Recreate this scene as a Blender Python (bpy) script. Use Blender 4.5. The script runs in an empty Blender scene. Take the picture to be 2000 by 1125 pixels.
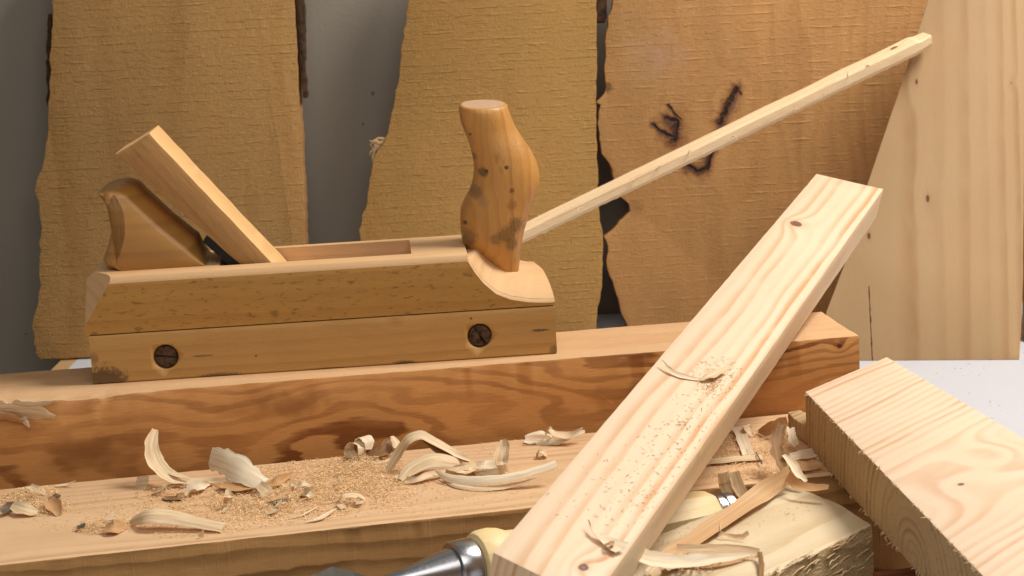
import bpy, bmesh, math, random
import numpy as np
from mathutils import Vector, Matrix, noise

# ------------------------------------------------------------------ camera, world, lamps, exposure
S = 0.01                                   # the script thinks in centimetres
F, H = 3464.0, 31.3                        # focal length in photo pixels, camera height above the table
pit, rol = math.radians(11.3), math.radians(2.9)
fwd = Vector((0, math.cos(pit), -math.sin(pit)))
r0 = Vector((1, 0, 0)); u0 = r0.cross(fwd)
RT = (math.cos(rol)*r0 - math.sin(rol)*u0).normalized()
UP = (math.sin(rol)*r0 + math.cos(rol)*u0).normalized()
CAM = Vector((0, 0, H))
sc = bpy.context.scene
COL = sc.collection
cd = bpy.data.cameras.new('camera'); cam = bpy.data.objects.new('camera', cd); COL.objects.link(cam)
cam.matrix_world = Matrix(((RT.x, UP.x, -fwd.x, 0), (RT.y, UP.y, -fwd.y, 0), (RT.z, UP.z, -fwd.z, H*S), (0, 0, 0, 1)))
cd.sensor_width = 36; cd.lens = 36*F/2000; cd.clip_start = .01; cd.clip_end = 50
cd.dof.use_dof = True; cd.dof.focus_distance = .92; cd.dof.aperture_fstop = 30
sc.camera = cam
w = bpy.data.worlds.new('World'); sc.world = w; w.use_nodes = True
w.node_tree.nodes['Background'].inputs[0].default_value = (1.0, .95, .9, 1)
w.node_tree.nodes['Background'].inputs[1].default_value = .18
sc.view_settings.view_transform = 'Standard'; sc.view_settings.look = 'None'
sc.view_settings.exposure = 0; sc.view_settings.gamma = 1
def lamp(name, loc, aim, size, power, color):
    l = bpy.data.lights.new(name, 'AREA'); l.shape = 'RECTANGLE'; l.size, l.size_y = size[0]*S, size[1]*S
    l.energy = power; l.color = color
    o = bpy.data.objects.new(name, l); COL.objects.link(o)
    o.location = Vector(loc)*S
    o.rotation_euler = (Vector(aim)-Vector(loc)).to_track_quat('-Z', 'Y').to_euler()
    return o
lamp('key_lamp', (88, 92, 138), (0, 100, 5), (54, 54), 28, (1, .972, .93))
lamp('fill_lamp', (8, -5, 92), (-5, 105, 8), (90, 60), 4.6, (1, .97, .94))
sc.cycles.max_bounces = 6

# ------------------------------------------------------------------ helpers
rnd = random.Random(7)
def ray(x, y): return fwd + RT*((x-1000)/F) - UP*((y-562.5)/F)
def onz(x, y, z=0.0):
    d = ray(x, y); return CAM + d*((z-H)/d.z)
def onpl(x, y, p0, n):
    d = ray(x, y); n = Vector(n); return CAM + d*((Vector(p0)-CAM).dot(n)/d.dot(n))
def ony(x, y, Y): return onpl(x, y, (0, Y, 0), (0, 1, 0))
def lin(c):
    return tuple((v/255/12.92 if v/255 <= .04045 else ((v/255+.055)/1.055)**2.4) for v in c) + (1,)
def nz(*p): return noise.noise(Vector(p))
class Frame:
    def __init__(s, o, ex, ey, ez):
        s.o, s.ex, s.ey, s.ez = Vector(o), Vector(ex).normalized(), Vector(ey).normalized(), Vector(ez).normalized()
    def loc(s, P):
        d = P - s.o; return Vector((d.dot(s.ex), d.dot(s.ey), d.dot(s.ez)))
    def wor(s, x, y, z): return s.o + s.ex*x + s.ey*y + s.ez*z
    def px(s, x, y, h=0.0):                # photo pixel -> local point on the local plane z = h
        return s.loc(onpl(x, y, s.wor(0, 0, h), s.ez))
    def mat(s):
        return Matrix(((s.ex.x, s.ey.x, s.ez.x, s.o.x*S), (s.ex.y, s.ey.y, s.ez.y, s.o.y*S), (s.ex.z, s.ey.z, s.ez.z, s.o.z*S), (0, 0, 0, 1)))
def yawframe(o, deg, roll=0):
    a = math.radians(deg); return Frame(o, (math.cos(a), math.sin(a), 0), (-math.sin(a), math.cos(a), 0), (0, 0, 1))
WORLD = Frame((0, 0, 0), (1, 0, 0), (0, 1, 0), (0, 0, 1))
def empty(name, fr):
    o = bpy.data.objects.new(name, None); COL.objects.link(o); o.matrix_world = fr.mat(); o.empty_display_size = .02; return o
def link(name, bm, mats, fr=None, parent=None, smooth=True, angle=None):
    bmesh.ops.recalc_face_normals(bm, faces=bm.faces)
    for v in bm.verts: v.co *= S
    me = bpy.data.meshes.new(name)
    for f in bm.faces: f.smooth = smooth
    if angle is not None:
        for e in bm.edges:
            if len(e.link_faces) == 2 and e.calc_face_angle(0) > math.radians(angle): e.smooth = False
    bm.to_mesh(me); bm.free()
    for m in (mats if isinstance(mats, (list, tuple)) else [mats]): me.materials.append(m)
    o = bpy.data.objects.new(name, me); COL.objects.link(o)
    if parent is not None: o.parent = parent
    elif fr is not None: o.matrix_world = fr.mat()
    return o
def tag(o, label=None, cat=None, group=None, kind=None):
    if label: o['label'] = label
    if cat: o['category'] = cat
    if group: o['group'] = group
    if kind: o['kind'] = kind
    return o
def resample(pts, step, closed=True):
    out = []
    n = len(pts)
    for i in range(n if closed else n-1):
        a, b = Vector(pts[i][:2]), Vector(pts[(i+1) % n][:2])
        k = max(1, int((b-a).length/step))
        for j in range(k): out.append(a.lerp(b, j/k))
    if not closed: out.append(Vector(pts[-1][:2]))
    return out
def prism(outline, z0, z1, step=.5, rough=.03, bevel=.08, bevel_fn=None, bulge=0, seed=0, matfn=None, warp=0.0, freq=.7, sawtop=0, levels=1):
    """closed outline (cm, local xy) raised from z0 to z1, with worn and uneven arrises"""
    pts = resample(outline, step)
    n = len(pts)
    area = sum(pts[i].x*pts[(i+1) % n].y - pts[(i+1) % n].x*pts[i].y for i in range(n))
    if area < 0: pts.reverse()
    nor = []
    for i in range(n):
        t = (pts[(i+1) % n]-pts[i-1]).normalized(); nor.append(Vector((t.y, -t.x)))
    def nn(i, k): return nz(pts[i].x*freq+seed*3.1, pts[i].y*freq, k*5.3+seed) + .5*nz(pts[i].x*freq*3+seed, pts[i].y*freq*3, k*2.7)
    bm = bmesh.new()
    rings = []
    def ring(off, z, k, zr=0):
        r = []
        for i in range(n):
            p = pts[i] + nor[i]*(off(i) + rough*nn(i, k))
            r.append(bm.verts.new((p.x, p.y, z + (zr*nn(i, k+9) if zr else 0) + warp*nz(p.x*.08, p.y*.15, seed))))
        rings.append(r)
    bf = bevel_fn or (lambda p: bevel)
    B = [max(.01, bf(pts[i])*(1+.9*nn(i, 20))) for i in range(n)]
    zt = z1
    t = z1-z0
    r = [bm.verts.new((pts[i].x-nor[i].x*B[i], pts[i].y-nor[i].y*B[i], z1+warp*nz(pts[i].x*.08, pts[i].y*.15, seed))) for i in range(n)]; rings.append(r)
    r = [bm.verts.new((pts[i].x-nor[i].x*B[i]*.3, pts[i].y-nor[i].y*B[i]*.3, z1-B[i]*.35)) for i in range(n)]; rings.append(r)
    r = [bm.verts.new((pts[i].x+nor[i].x*rough*nn(i, 0), pts[i].y+nor[i].y*rough*nn(i, 0), z1-B[i])) for i in range(n)]; rings.append(r)
    for q in range(1, 4*levels):
        f = q/(4*levels)
        ring(lambda i: bulge*math.sin(f*math.pi), z1 - t*f, q)
    ring(lambda i: 0, z0+.06, 31); ring(lambda i: -.06, z0, 31)
    bm.faces.new(rings[0]); bm.faces.new(list(reversed(rings[-1])))
    for a, b in zip(rings, rings[1:]):
        for i in range(n):
            bm.faces.new((a[i], b[i], b[(i+1) % n], a[(i+1) % n]))
    bm.normal_update()
    if matfn:
        for f in bm.faces: f.material_index = matfn(f.normal, f.calc_center_median())
    bmesh.ops.triangulate(bm, faces=[f for f in bm.faces if len(f.verts) > 4])
    return bm
def evaluated_boolean(o, cutters):
    for c in cutters:
        m = o.modifiers.new('cut', 'BOOLEAN'); m.object = c; m.operation = 'DIFFERENCE'; m.solver = 'EXACT'
    dg = bpy.context.evaluated_depsgraph_get(); dg.update()
    me = bpy.data.meshes.new_from_object(o.evaluated_get(dg))
    o.modifiers.clear(); old = o.data; o.data = me; bpy.data.meshes.remove(old)
    for c in cutters: bpy.data.objects.remove(c)

# ------------------------------------------------------------------ materials
class NT:
    def __init__(s, name):
        s.m = bpy.data.materials.new(name); s.m.use_nodes = True; s.t = s.m.node_tree
        s.b = s.t.nodes['Principled BSDF']
        s.out = s.t.nodes['Material Output']
        tc = s.t.nodes.new('ShaderNodeTexCoord')
        s.P = s.vm('SCALE', tc.outputs['Object'], None, scale=100)
        sp = s.t.nodes.new('ShaderNodeSeparateXYZ'); s.t.links.new(s.P, sp.inputs[0])
        s.x, s.y, s.z = sp.outputs
    def put(s, sock, v):
        if v is None: return
        if isinstance(v, (int, float, tuple, list, Vector)): sock.default_value = v
        else: s.t.links.new(v, sock)
    def vm(s, op, a, b=None, scale=None):
        n = s.t.nodes.new('ShaderNodeVectorMath'); n.operation = op
        s.put(n.inputs[0], a); s.put(n.inputs[1], b)
        if scale is not None: n.inputs['Scale'].default_value = scale
        return n.outputs['Value'] if op in ('LENGTH', 'DOT_PRODUCT', 'DISTANCE') else n.outputs[0]
    def ma(s, op, a, b=None, c=None, clamp=False):
        n = s.t.nodes.new('ShaderNodeMath'); n.operation = op; n.use_clamp = clamp
        s.put(n.inputs[0], a); s.put(n.inputs[1], b); s.put(n.inputs[2], c); return n.outputs[0]
    def noise(s, sc, detail=3, rough=.55, vec=None, off=(0, 0, 0), dist=0):
        n = s.t.nodes.new('ShaderNodeTexNoise'); n.inputs['Scale'].default_value = 1
        n.inputs['Detail'].default_value = detail; n.inputs['Roughness'].default_value = rough; n.inputs['Distortion'].default_value = dist
        v = s.vm('MULTIPLY', vec if vec is not None else s.P, tuple(sc)); v = s.vm('ADD', v, tuple(off))
        s.put(n.inputs['Vector'], v); return n.outputs[0]
    def ss(s, v, a, b, lo=0, hi=1):
        n = s.t.nodes.new('ShaderNodeMapRange'); n.interpolation_type = 'SMOOTHSTEP'
        s.put(n.inputs[0], v); n.inputs[1].default_value = a; n.inputs[2].default_value = b
        n.inputs[3].default_value = lo; n.inputs[4].default_value = hi; return n.outputs[0]
    def mix(s, f, a, b, mode='MIX'):
        n = s.t.nodes.new('ShaderNodeMix'); n.data_type = 'RGBA'; n.blend_type = mode; n.clamp_factor = True
        s.put(n.inputs[0], f); s.put(n.inputs[6], a); s.put(n.inputs[7], b); return n.outputs[2]
    def gray(s, v):
        n = s.t.nodes.new('ShaderNodeCombineColor'); 
        for i in range(3): s.put(n.inputs[i], v)
        return n.outputs[0]
    def bump(s, h, dist, strength=1, prev=None):
        n = s.t.nodes.new('ShaderNodeBump'); n.inputs['Distance'].default_value = dist*S; n.inputs['Strength'].default_value = strength
        s.put(n.inputs['Height'], h)
        if prev is not None: s.t.links.new(prev, n.inputs['Normal'])
        return n.outputs[0]
    def seg(s, a, b, U, V):                # distance from (U, V) to the segment a-b
        dx, dy = b[0]-a[0], b[1]-a[1]; L2 = dx*dx+dy*dy
        px_, py_ = s.ma('SUBTRACT', U, a[0]), s.ma('SUBTRACT', V, a[1])
        t = s.ma('ADD', s.ma('MULTIPLY', px_, dx/L2), s.ma('MULTIPLY', py_, dy/L2), clamp=True)
        ex = s.ma('SUBTRACT', px_, s.ma('MULTIPLY', t, dx)); ey = s.ma('SUBTRACT', py_, s.ma('MULTIPLY', t, dy))
        return s.ma('SQRT', s.ma('ADD', s.ma('MULTIPLY', ex, ex), s.ma('MULTIPLY', ey, ey)))

def wood(name, early, late, ring=.35, pith=(0, -6), warp=1.0, wsc=(.05, .15, .15), contrast=.6, knots=(), knotcol=(92, 62, 44), knotaxis='xy',
         fiber=.10, blotch=.12, rough=.6, bump=.02, fuzz=0, saw=0, sawf=2.0, sawcol=0, hatch=0, flecks=0, cracks=(), crackw=1.1, spots=(), stain=None,
         sharp=.9, seed=0, coat=0, spec=.35, cap=1.0, scratches=0, axisdrift=0.0, edgeband=None, kg=1.1, band=None, streak=0, lens=(), swap=False):
    n = NT(name)
    if swap:
        cc = n.t.nodes.new('ShaderNodeCombineXYZ'); n.put(cc.inputs[0], n.z); n.put(cc.inputs[1], n.y); n.put(cc.inputs[2], n.x)
        n.P = cc.outputs[0]; n.x, n.z = n.z, n.x
    off = (seed*7.3, seed*3.7, seed*1.9)
    w1 = n.ma('MULTIPLY', n.ma('SUBTRACT', n.noise(wsc, 2, .5, off=off), .5), warp)
    w2 = n.ma('MULTIPLY', n.ma('SUBTRACT', n.noise((.3, 1.1, 1.1), 2, .5, off=off), .5), warp*.09+.03)
    yy = n.ma('SUBTRACT', n.y, pith[0]); zz = n.ma('SUBTRACT', n.z, pith[1])
    if axisdrift: yy = n.ma('SUBTRACT', yy, n.ma('MULTIPLY', n.x, axisdrift))
    r = n.ma('SQRT', n.ma('ADD', n.ma('MULTIPLY', yy, yy), n.ma('MULTIPLY', zz, zz)))
    r = n.ma('ADD', n.ma('ADD', r, w1), w2)
    U, V = {'xy': (n.x, n.y), 'xz': (n.x, n.z)}[knotaxis]
    if swap: U, V = n.z, n.x
    kms = []
    for (kx, ky, kr, ks, ka) in knots:     # x, y, core radius, reach, strength
        dx = n.ma('DIVIDE', n.ma('SUBTRACT', U, kx), ka); dy = n.ma('SUBTRACT', V, ky)
        d2 = n.ma('ADD', n.ma('MULTIPLY', dx, dx), n.ma('MULTIPLY', dy, dy))
        g = n.ma('POWER', math.e, n.ma('MULTIPLY', d2, -1/(ks*ks)))
        r = n.ma('ADD', r, n.ma('MULTIPLY', g, ring*kg))
        dn = n.ma('ADD', n.ma('SQRT', d2), n.ma('MULTIPLY', n.ma('SUBTRACT', n.noise((2.5, 2.5, 2.5), 2, off=off), .5), kr*.5))
        kms.append((n.ss(dn, kr*.75, kr*1.15, 1, 0), n.ss(dn, kr*.9, kr*2.6, 1, 0), dn))
    if streak: r = n.ma('ADD', r, n.ma('MULTIPLY', n.ma('SUBTRACT', n.noise((.28, 5, 5), 4, .65, off=(5, off[0], 2)), .5), streak))
    ph = n.ma('FRACT', n.ma('DIVIDE', r, ring))
    up = n.ss(ph, .25, sharp, 0, 1) if not band else n.ss(ph, band[0], band[1], 0, 1); dn_ = n.ss(ph, sharp if not band else .8, 1.0, 1, 0)
    prof = n.ma('MULTIPLY', up, dn_)
    # ring to ring variation
    rv = n.noise((.9, .9, .9), 1, .5, vec=n.vm('SCALE', n.gray(n.ma('FLOOR', n.ma('DIVIDE', r, ring))), None, scale=3.7))
    fac = n.ma('MULTIPLY', prof, n.ma('MULTIPLY', n.ss(rv, .35, .65, .15, 1.2), contrast))
    fac = n.ma('MULTIPLY', fac, n.ss(n.noise((.25, .8, .8), 2, .5, off=(6, off[0], 1)), .3, .6, .55, 1.1))
    fb = n.noise((.35, 6.5, 6.5), 5, .65, off=off)
    fb2 = n.noise((1.1, 15, 15), 3, .65, off=off)
    fac = n.ma('ADD', fac, n.ma('MULTIPLY', n.ma('SUBTRACT', fb, .5), fiber*1.6), clamp=True)
    col = n.mix(fac, lin(early), lin(late))
    bl = n.noise((.09, .22, .22), 3, .6, off=(off[0]+3, 1, 2))
    k = n.ma('ADD', n.ma('MULTIPLY', n.ma('SUBTRACT', bl, .5), blotch*2), n.ma('MULTIPLY', n.ma('SUBTRACT', fb2, .5), fiber*2.2))
    grain = n.noise((8, 11, 11), 3, .7)
    k = n.ma('ADD', k, n.ma('MULTIPLY', n.ma('SUBTRACT', grain, .5), .14))
    k = n.ma('ADD', k, 1.0)
    hue = n.noise((.13, .3, .3), 2, .5, off=(9, off[1], 4))
    col = n.mix(n.ss(hue, .35, .7, 0, .22), col, n.mix(1, col, (1.0, .88, .76, 1), 'MULTIPLY'))
    hts = n.ma('ADD', n.ma('MULTIPLY', fb2, .6), n.ma('MULTIPLY', grain, .5))
    if flecks:
        fl = n.noise((1.7, 4.6, 5), 2, .5, off=(3, 8, off[2]), dist=.5)
        k = n.ma('SUBTRACT', k, n.ma('MULTIPLY', n.ss(fl, .56, .72, 0, 1), flecks))
    if hatch:                               # short dark strokes lying across the blotch
        hn = n.noise((1.2, 10, 10), 3, .6, off=(1, 5, 3), dist=.6)
        k = n.ma('ADD', k, n.ma('MULTIPLY', n.ss(hn, .55, .8, 0, 1), -hatch))
    if saw:
        # saw marks run across the grain: ridges at uneven spacing with torn, broken length
        v = n.ma('ADD', n.ma('MULTIPLY', n.x, sawf), n.ma('ADD', n.ma('MULTIPLY', n.noise((.35, .06, .3), 3, .6, off=off), 2.6), n.ma('MULTIPLY', n.noise((1.2, .25, .3), 3, .6, off=off), .5)))
        sw = n.ma('SINE', v); sw = n.ss(sw, .55, 1.0, 0, 1)
        brk = n.noise((2.6, .5, .35), 4, .65, off=(off[1], 5, 2)); brk = n.ss(brk, .46, .7, 0, 1)
        sw = n.ma('MULTIPLY', sw, brk)
        fuzzv = n.noise((4.5, 2.0, 2), 4, .7, off=(4, off[2], 6)); fuzz2 = n.noise((1.6, 5.5, 5), 4, .75, off=(2, off[0], 6)); fz3 = n.noise((12, 7, 8), 3, .7)
        h = n.ma('ADD', n.ma('MULTIPLY', sw, .9), n.ma('ADD', n.ma('MULTIPLY', fuzzv, .9), n.ma('ADD', n.ma('MULTIPLY', fuzz2, .45), n.ma('MULTIPLY', fz3, .6))))
        v3 = n.ma('ADD', n.ma('MULTIPLY', n.x, sawf*1.15), n.ma('ADD', n.ma('MULTIPLY', n.noise((.3, .08, .3), 3, .6, off=(8, off[0], 3)), 9.0), n.ma('MULTIPLY', n.noise((1.5, .4, .3), 3, .6, off=(1, 7, off[1])), 1.4)))
        ln = n.ma('MULTIPLY', n.ss(n.ma('SINE', v3), .93, 1.0, 0, 1), n.ss(n.noise((1.2, .45, .3), 4, .7, off=(6, 3, off[1])), .5, .62, 0, 1))
        h = n.ma('ADD', h, n.ma('MULTIPLY', ln, 1.1)); k = n.ma('ADD', k, n.ma('MULTIPLY', ln, sawcol*2.2))
        hts = n.ma('ADD', n.ma('MULTIPLY', h, saw), n.ma('MULTIPLY', hts, .25))
        k = n.ma('ADD', k, n.ma('MULTIPLY', sw, sawcol))
        k = n.ma('ADD', k, n.ma('MULTIPLY', n.ma('SUBTRACT', fuzzv, .5), sawcol*1.5))
        k = n.ma('ADD', k, n.ma('MULTIPLY', n.ma('SUBTRACT', fuzz2, .5), sawcol*.7))
    if scratches:
        rotv = n.vm('MULTIPLY', n.P, (1, 1, 1))
        sx = n.ma('ADD', n.ma('MULTIPLY', U, .72), n.ma('MULTIPLY', V, .69)); sy = n.ma('SUBTRACT', n.ma('MULTIPLY', U, .69), n.ma('MULTIPLY', V, -.72))
        c = n.t.nodes.new('ShaderNodeCombineXYZ'); n.put(c.inputs[0], n.ma('MULTIPLY', n.ma('ADD', n.ma('MULTIPLY', U, .62), n.ma('MULTIPLY', V, .78)), 16)); n.put(c.inputs[1], n.ma('MULTIPLY', n.ma('SUBTRACT', n.ma('MULTIPLY', U, .78), n.ma('MULTIPLY', V, .62)), .5))
        sn = n.t.nodes.new('ShaderNodeTexNoise'); sn.inputs['Scale'].default_value = 1; sn.inputs['Detail'].default_value = 2; n.put(sn.inputs['Vector'], c.outputs[0])
        zone = n.ss(n.noise((.13, .3, .3), 1, off=(5, 5, 1)), .5, .62, 0, 1)
        scv = n.ma('MULTIPLY', n.ss(sn.outputs[0], .66, .74, 0, 1), zone)
        k = n.ma('ADD', k, n.ma('MULTIPLY', scv, scratches))
    col = n.mix(1, col, n.gray(k), 'MULTIPLY')
    if stain:
        sc_, thr, scol, amt = stain[:4]
        st = n.noise(sc_, 4, .65, off=(off[2]+2, 7, 5)); col = n.mix(n.ss(st, thr, thr+.12, 0, amt), col, lin(scol))
    for (sx_, sy_, sr, scl, amt, *an) in spots:
        an = an[0] if an else 1
        d = n.ma('SQRT', n.ma('ADD', n.ma('POWER', n.ma('DIVIDE', n.ma('SUBTRACT', U, sx_), an), 2), n.ma('POWER', n.ma('SUBTRACT', V, sy_), 2)))
        qn = 3/max(sr, .25) if sr < .9 else .8
        d = n.ma('ADD', d, n.ma('MULTIPLY', n.ma('SUBTRACT', n.noise((qn, qn, qn), 4 if sr < .9 else 1, .7, off=(sx_, sy_, 0)), .5), sr*1.7))
        col = n.mix(n.ss(d, sr*.55 if sr < .9 else 0, sr*1.15, amt, 0), col, lin(scl))
    for (km, halo, dd) in kms:
        col = n.mix(n.ma('MULTIPLY', halo, .30), col, lin(late))
        kr_ = n.ss(n.ma('SINE', n.ma('MULTIPLY', dd, 38)), -1, 1, .65, 1.15)
        col = n.mix(km, col, n.mix(1, lin(knotcol), n.gray(kr_), 'MULTIPLY'))
    if cracks:
        wv = n.ma('MULTIPLY', n.ma('SUBTRACT', n.noise((1.1, 1.1, 1.1), 4, .65, off=(2, 4, 1)), .5), crackw)
        wv2 = n.ma('MULTIPLY', n.ma('SUBTRACT', n.noise((1.1, 1.1, 1.1), 4, .65, off=(22, 14, 1)), .5), crackw)
        Uw, Vw = n.ma('ADD', U, wv), n.ma('ADD', V, wv2)
        for (a, b, cw) in lens:
            d = n.ma('DIVIDE', n.seg(a, b, Uw, Vw), cw)
            col = n.mix(n.ss(d, 1.0, 3.5, .45, 0), col, lin((140, 92, 56)))
            col = n.mix(n.ss(d, .6, 1.3, .85, 0), col, lin((112, 86, 70)))
        dm = None
        for (a, b, cw) in cracks:
            d = n.ma('DIVIDE', n.seg(a, b, Uw, Vw), cw)
            dm = d if dm is None else n.ma('MINIMUM', dm, d)
        dm = n.ma('MULTIPLY', dm, n.ss(n.noise((1.3, 1.3, 1.3), 4, .7, off=(9, 9, 2)), .3, .7, .6, 1.7))
        col = n.mix(n.ss(dm, .8, 5.5, .75, 0), col, lin((128, 74, 38)))
        col = n.mix(n.ss(dm, .4, 3.2, .8, 0), col, lin((84, 60, 46)))
        ck = n.ma('MULTIPLY', n.ss(dm, .15, .8, 1, 0), n.ss(n.noise((1.6, 1.6, 1.6), 3, .6, off=(3, 3, 9)), .38, .5, .15, .8))
        col = n.mix(ck, col, (.008, .006, .005, 1))
        hts = n.ma('SUBTRACT', hts, n.ma('MULTIPLY', n.ss(dm, .2, 1.6, 1, 0), 6))
    n.put(n.b.inputs['Base Color'], col)
    n.put(n.b.inputs['Roughness'], n.ma('ADD', rough-.06, n.ma('MULTIPLY', bl, .12)))
    n.b.inputs['Specular IOR Level'].default_value = spec
    if coat: n.b.inputs['Coat Weight'].default_value = coat; n.b.inputs['Coat Roughness'].default_value = .3
    n.put(n.b.inputs['Normal'], n.bump(hts, bump, 1))
    return n.m

def plain(name, col, rough=.6, metal=0, var=.1, sc=4, bump=0, spec=.4, trans=0, sss=0, col2=None, thr=(.4, .65), aniso=0):
    n = NT(name)
    v = n.noise((sc,)*3, 4, .6)
    c = n.mix(1, lin(col), n.gray(n.ma('ADD', 1-var, n.ma('MULTIPLY', v, 2*var))), 'MULTIPLY')
    if col2: c = n.mix(n.ss(n.noise((sc*.6,)*3, 5, .7, off=(4, 2, 1)), thr[0], thr[1], 0, 1), c, lin(col2))
    n.put(n.b.inputs['Base Color'], c); n.b.inputs['Metallic'].default_value = metal
    n.put(n.b.inputs['Roughness'], n.ma('ADD', rough-.08, n.ma('MULTIPLY', v, .16))); n.b.inputs['Specular IOR Level'].default_value = spec
    if bump: n.put(n.b.inputs['Normal'], n.bump(n.noise((sc*3,)*3, 4, .65), bump))
    if trans:
        tr = n.t.nodes.new('ShaderNodeBsdfTranslucent'); n.put(tr.inputs[0], c)
        mx = n.t.nodes.new('ShaderNodeMixShader'); mx.inputs[0].default_value = trans
        n.t.links.new(n.b.outputs[0], mx.inputs[1]); n.t.links.new(tr.outputs[0], mx.inputs[2]); n.t.links.new(mx.outputs[0], n.out.inputs[0])
    return n.m

# ------------------------------------------------------------------ the setting: table, wall, floor
WALLY = 143.9
def box(bm, x0, x1, y0, y1, z0, z1):
    r = bmesh.ops.create_cube(bm, size=1)
    for v in r['verts']:
        v.co = Vector((x0+(v.co.x+.5)*(x1-x0), y0+(v.co.y+.5)*(y1-y0), z0+(v.co.z+.5)*(z1-z0)))
n = NT('painted_wall')
c = n.mix(n.noise((.05, .05, .05), 3, .6), lin((146, 136, 121)), lin((156, 145, 128)))
sp = n.ss(n.noise((1.1, 1.1, 1.1), 1, .4, off=(3, 3, 3)), .765, .785, 0, .6)
c = n.mix(sp, c, lin((60, 54, 48)))
n.put(n.b.inputs['Base Color'], c); n.b.inputs['Roughness'].default_value = .75
n.put(n.b.inputs['Normal'], n.bump(n.noise((3, 3, 3), 4, .6), .02)); M_wall = n.m
n = NT('table_paint')
c = n.mix(n.noise((.2, .2, .2), 3, .6), lin((200, 200, 206)), lin((207, 206, 209)))
sp = n.ss(n.noise((1.3, 1.3, 1.3), 2, .5, off=(7, 1, 3)), .74, .77, 0, .7)
c = n.mix(sp, c, lin((120, 110, 105)))
n.put(n.b.inputs['Base Color'], c); n.b.inputs['Roughness'].default_value = .5
n.put(n.b.inputs['Normal'], n.bump(n.noise((5, 5, 5), 3, .6), .01)); M_table = n.m
M_tedge = wood('table_edge_wood', (196, 160, 112), (160, 118, 72), ring=.3, pith=(0, -9), seed=5)
bm = bmesh.new(); box(bm, -34.6, 75, 20, 143.6, -3, 0)
tag(link('table', bm, M_table, WORLD, smooth=False), 'pale blue-grey painted table top under the timber', kind='structure')
bm = bmesh.new(); box(bm, -35.9, -34.602, 20, 143.6, -3, -.003)
tag(link('table_edging', bm, M_tedge, WORLD, smooth=False), 'light wood strip edging the left side of the table', kind='structure')
bm = bmesh.new(); box(bm, -150, 150, WALLY, WALLY+8, -78, 130)
tag(link('wall', bm, M_wall, WORLD, smooth=False), 'plain grey-brown wall behind the leaning boards', kind='structure')
bm = bmesh.new(); box(bm, -150, 150, -80, WALLY, -80, -76)
tag(link('floor', bm, plain('floor_grey', (80, 74, 68), .8), WORLD, smooth=False), 'dark floor below the table', kind='structure')

# ------------------------------------------------------------------ live-edge slabs leaning on the wall
def leanframe(x, Yf, yawdeg, lean):
    a = math.radians(yawdeg); right = Vector((math.cos(a), math.sin(a), 0)); back = Vector((-math.sin(a), math.cos(a), 0))
    ex = (Vector((0, 0, 1)) + back*lean).normalized()
    ez = -(back - Vector((0, 0, 1))*lean).normalized()          # out of the board, to the room
    return Frame((x, Yf, 0), ex, ez.cross(ex), ez)
BARK = plain('bark', (96, 66, 42), .95, var=.5, sc=2.5, bump=.35, col2=(58, 38, 26))
def rough_outline(fr, pts, amp=.12, step=.35, seed=0):
    L = [fr.px(*p) for p in pts]
    R = resample([(q.x, q.y) for q in L], step, closed=False)
    out = []
    for i, p in enumerate(R):
        k = amp*(nz(p.x*1.6, p.y*1.6, seed)+.8*nz(p.x*4.5, p.y*4.5, seed+4))
        out.append(Vector((p.x + .4*k, p.y + k)))
    return out
# slab 1
fr1 = leanframe(-26, 136.6, 0, .12)
L1 = [(80, 703), (70, 690), (65, 660), (64, 620), (72, 596), (77, 560), (76, 500), (80, 445), (76, 402), (67, 374), (71, 352), (82, 330), (89, 290), (94, 240), (96, 180), (99, 90), (103, 40), (103, -60), (104, -130)]
R1 = [(572, -130), (575, 0), (579, 60), (581, 120), (584, 180), (587, 250), (590, 320), (594, 400), (596, 470), (600, 600), (602, 690)]
M_slab1 = wood('sawn_slab_light', (178, 136, 82), (156, 112, 62), ring=.9, pith=(0, -30), warp=3, wsc=(.03, .1, .1), contrast=.35, saw=1.0, sawf=9.2, sawcol=.24, bump=.13, rough=.85, fiber=.12, blotch=.14, seed=1, spec=.2)
M_edge = wood('sawn_slab_edge', (176, 130, 82), (140, 96, 56), ring=.5, rough=.9, bump=.08, blotch=.3, seed=4, spec=.2)
def slab(name, fr, left, right, th, mats, seed, label, barks=(), amp=.12, bulge=-.1):
    out = rough_outline(fr, left, amp, seed=seed) + rough_outline(fr, right, amp*.5, seed=seed+2)
    bottom = [p for p in out if p.x < .15]
    for p in out: p.x = max(p.x, .02)
    root = empty(name, fr)
    bm = prism([(p.x, p.y) for p in out], -th, 0, step=.35, rough=.03, bevel=.06, bulge=bulge, seed=seed, matfn=lambda nn, c: 0 if abs(nn.z) > .8 else 1)
    link('board', bm, mats, parent=root, angle=35)
    for (pts, wd, zz) in barks:
        L = [fr.px(*p) for p in pts]
        R = resample([(q.x, q.y) for q in L], .25, closed=False)
        a = []; b = []
        for p in R:
            k = .18*nz(p.x*2.2, p.y*2.2, seed+7)+.1*nz(p.x*6, p.y*6, seed+9)
            a.append((p.x, p.y)); b.append((p.x, p.y+wd*(1+2.2*k)))
        bmb = prism(a+b[::-1], zz-1.3, zz, step=.25, rough=.06, bevel=.05, seed=seed+3, freq=2)
        link('bark', bmb, BARK, parent=root, angle=40)
    tag(root, label, 'board', 'rough boards leaning on the wall')
    return root
slab('live_edge_board', fr1, L1, R1, 2.3, [M_slab1, M_edge], 1, 'rough-sawn tan board with bark edges, behind the wedge of the hand plane',
     barks=[([(97, 206), (95, 120), (98, 26)], .34, -.5), ([(590, 190), (585, 120), (586, 60), (581, -60)], -.28, -.7), ([(583, 100), (583, 40), (577, -60)], -.28, -.3)])
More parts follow.
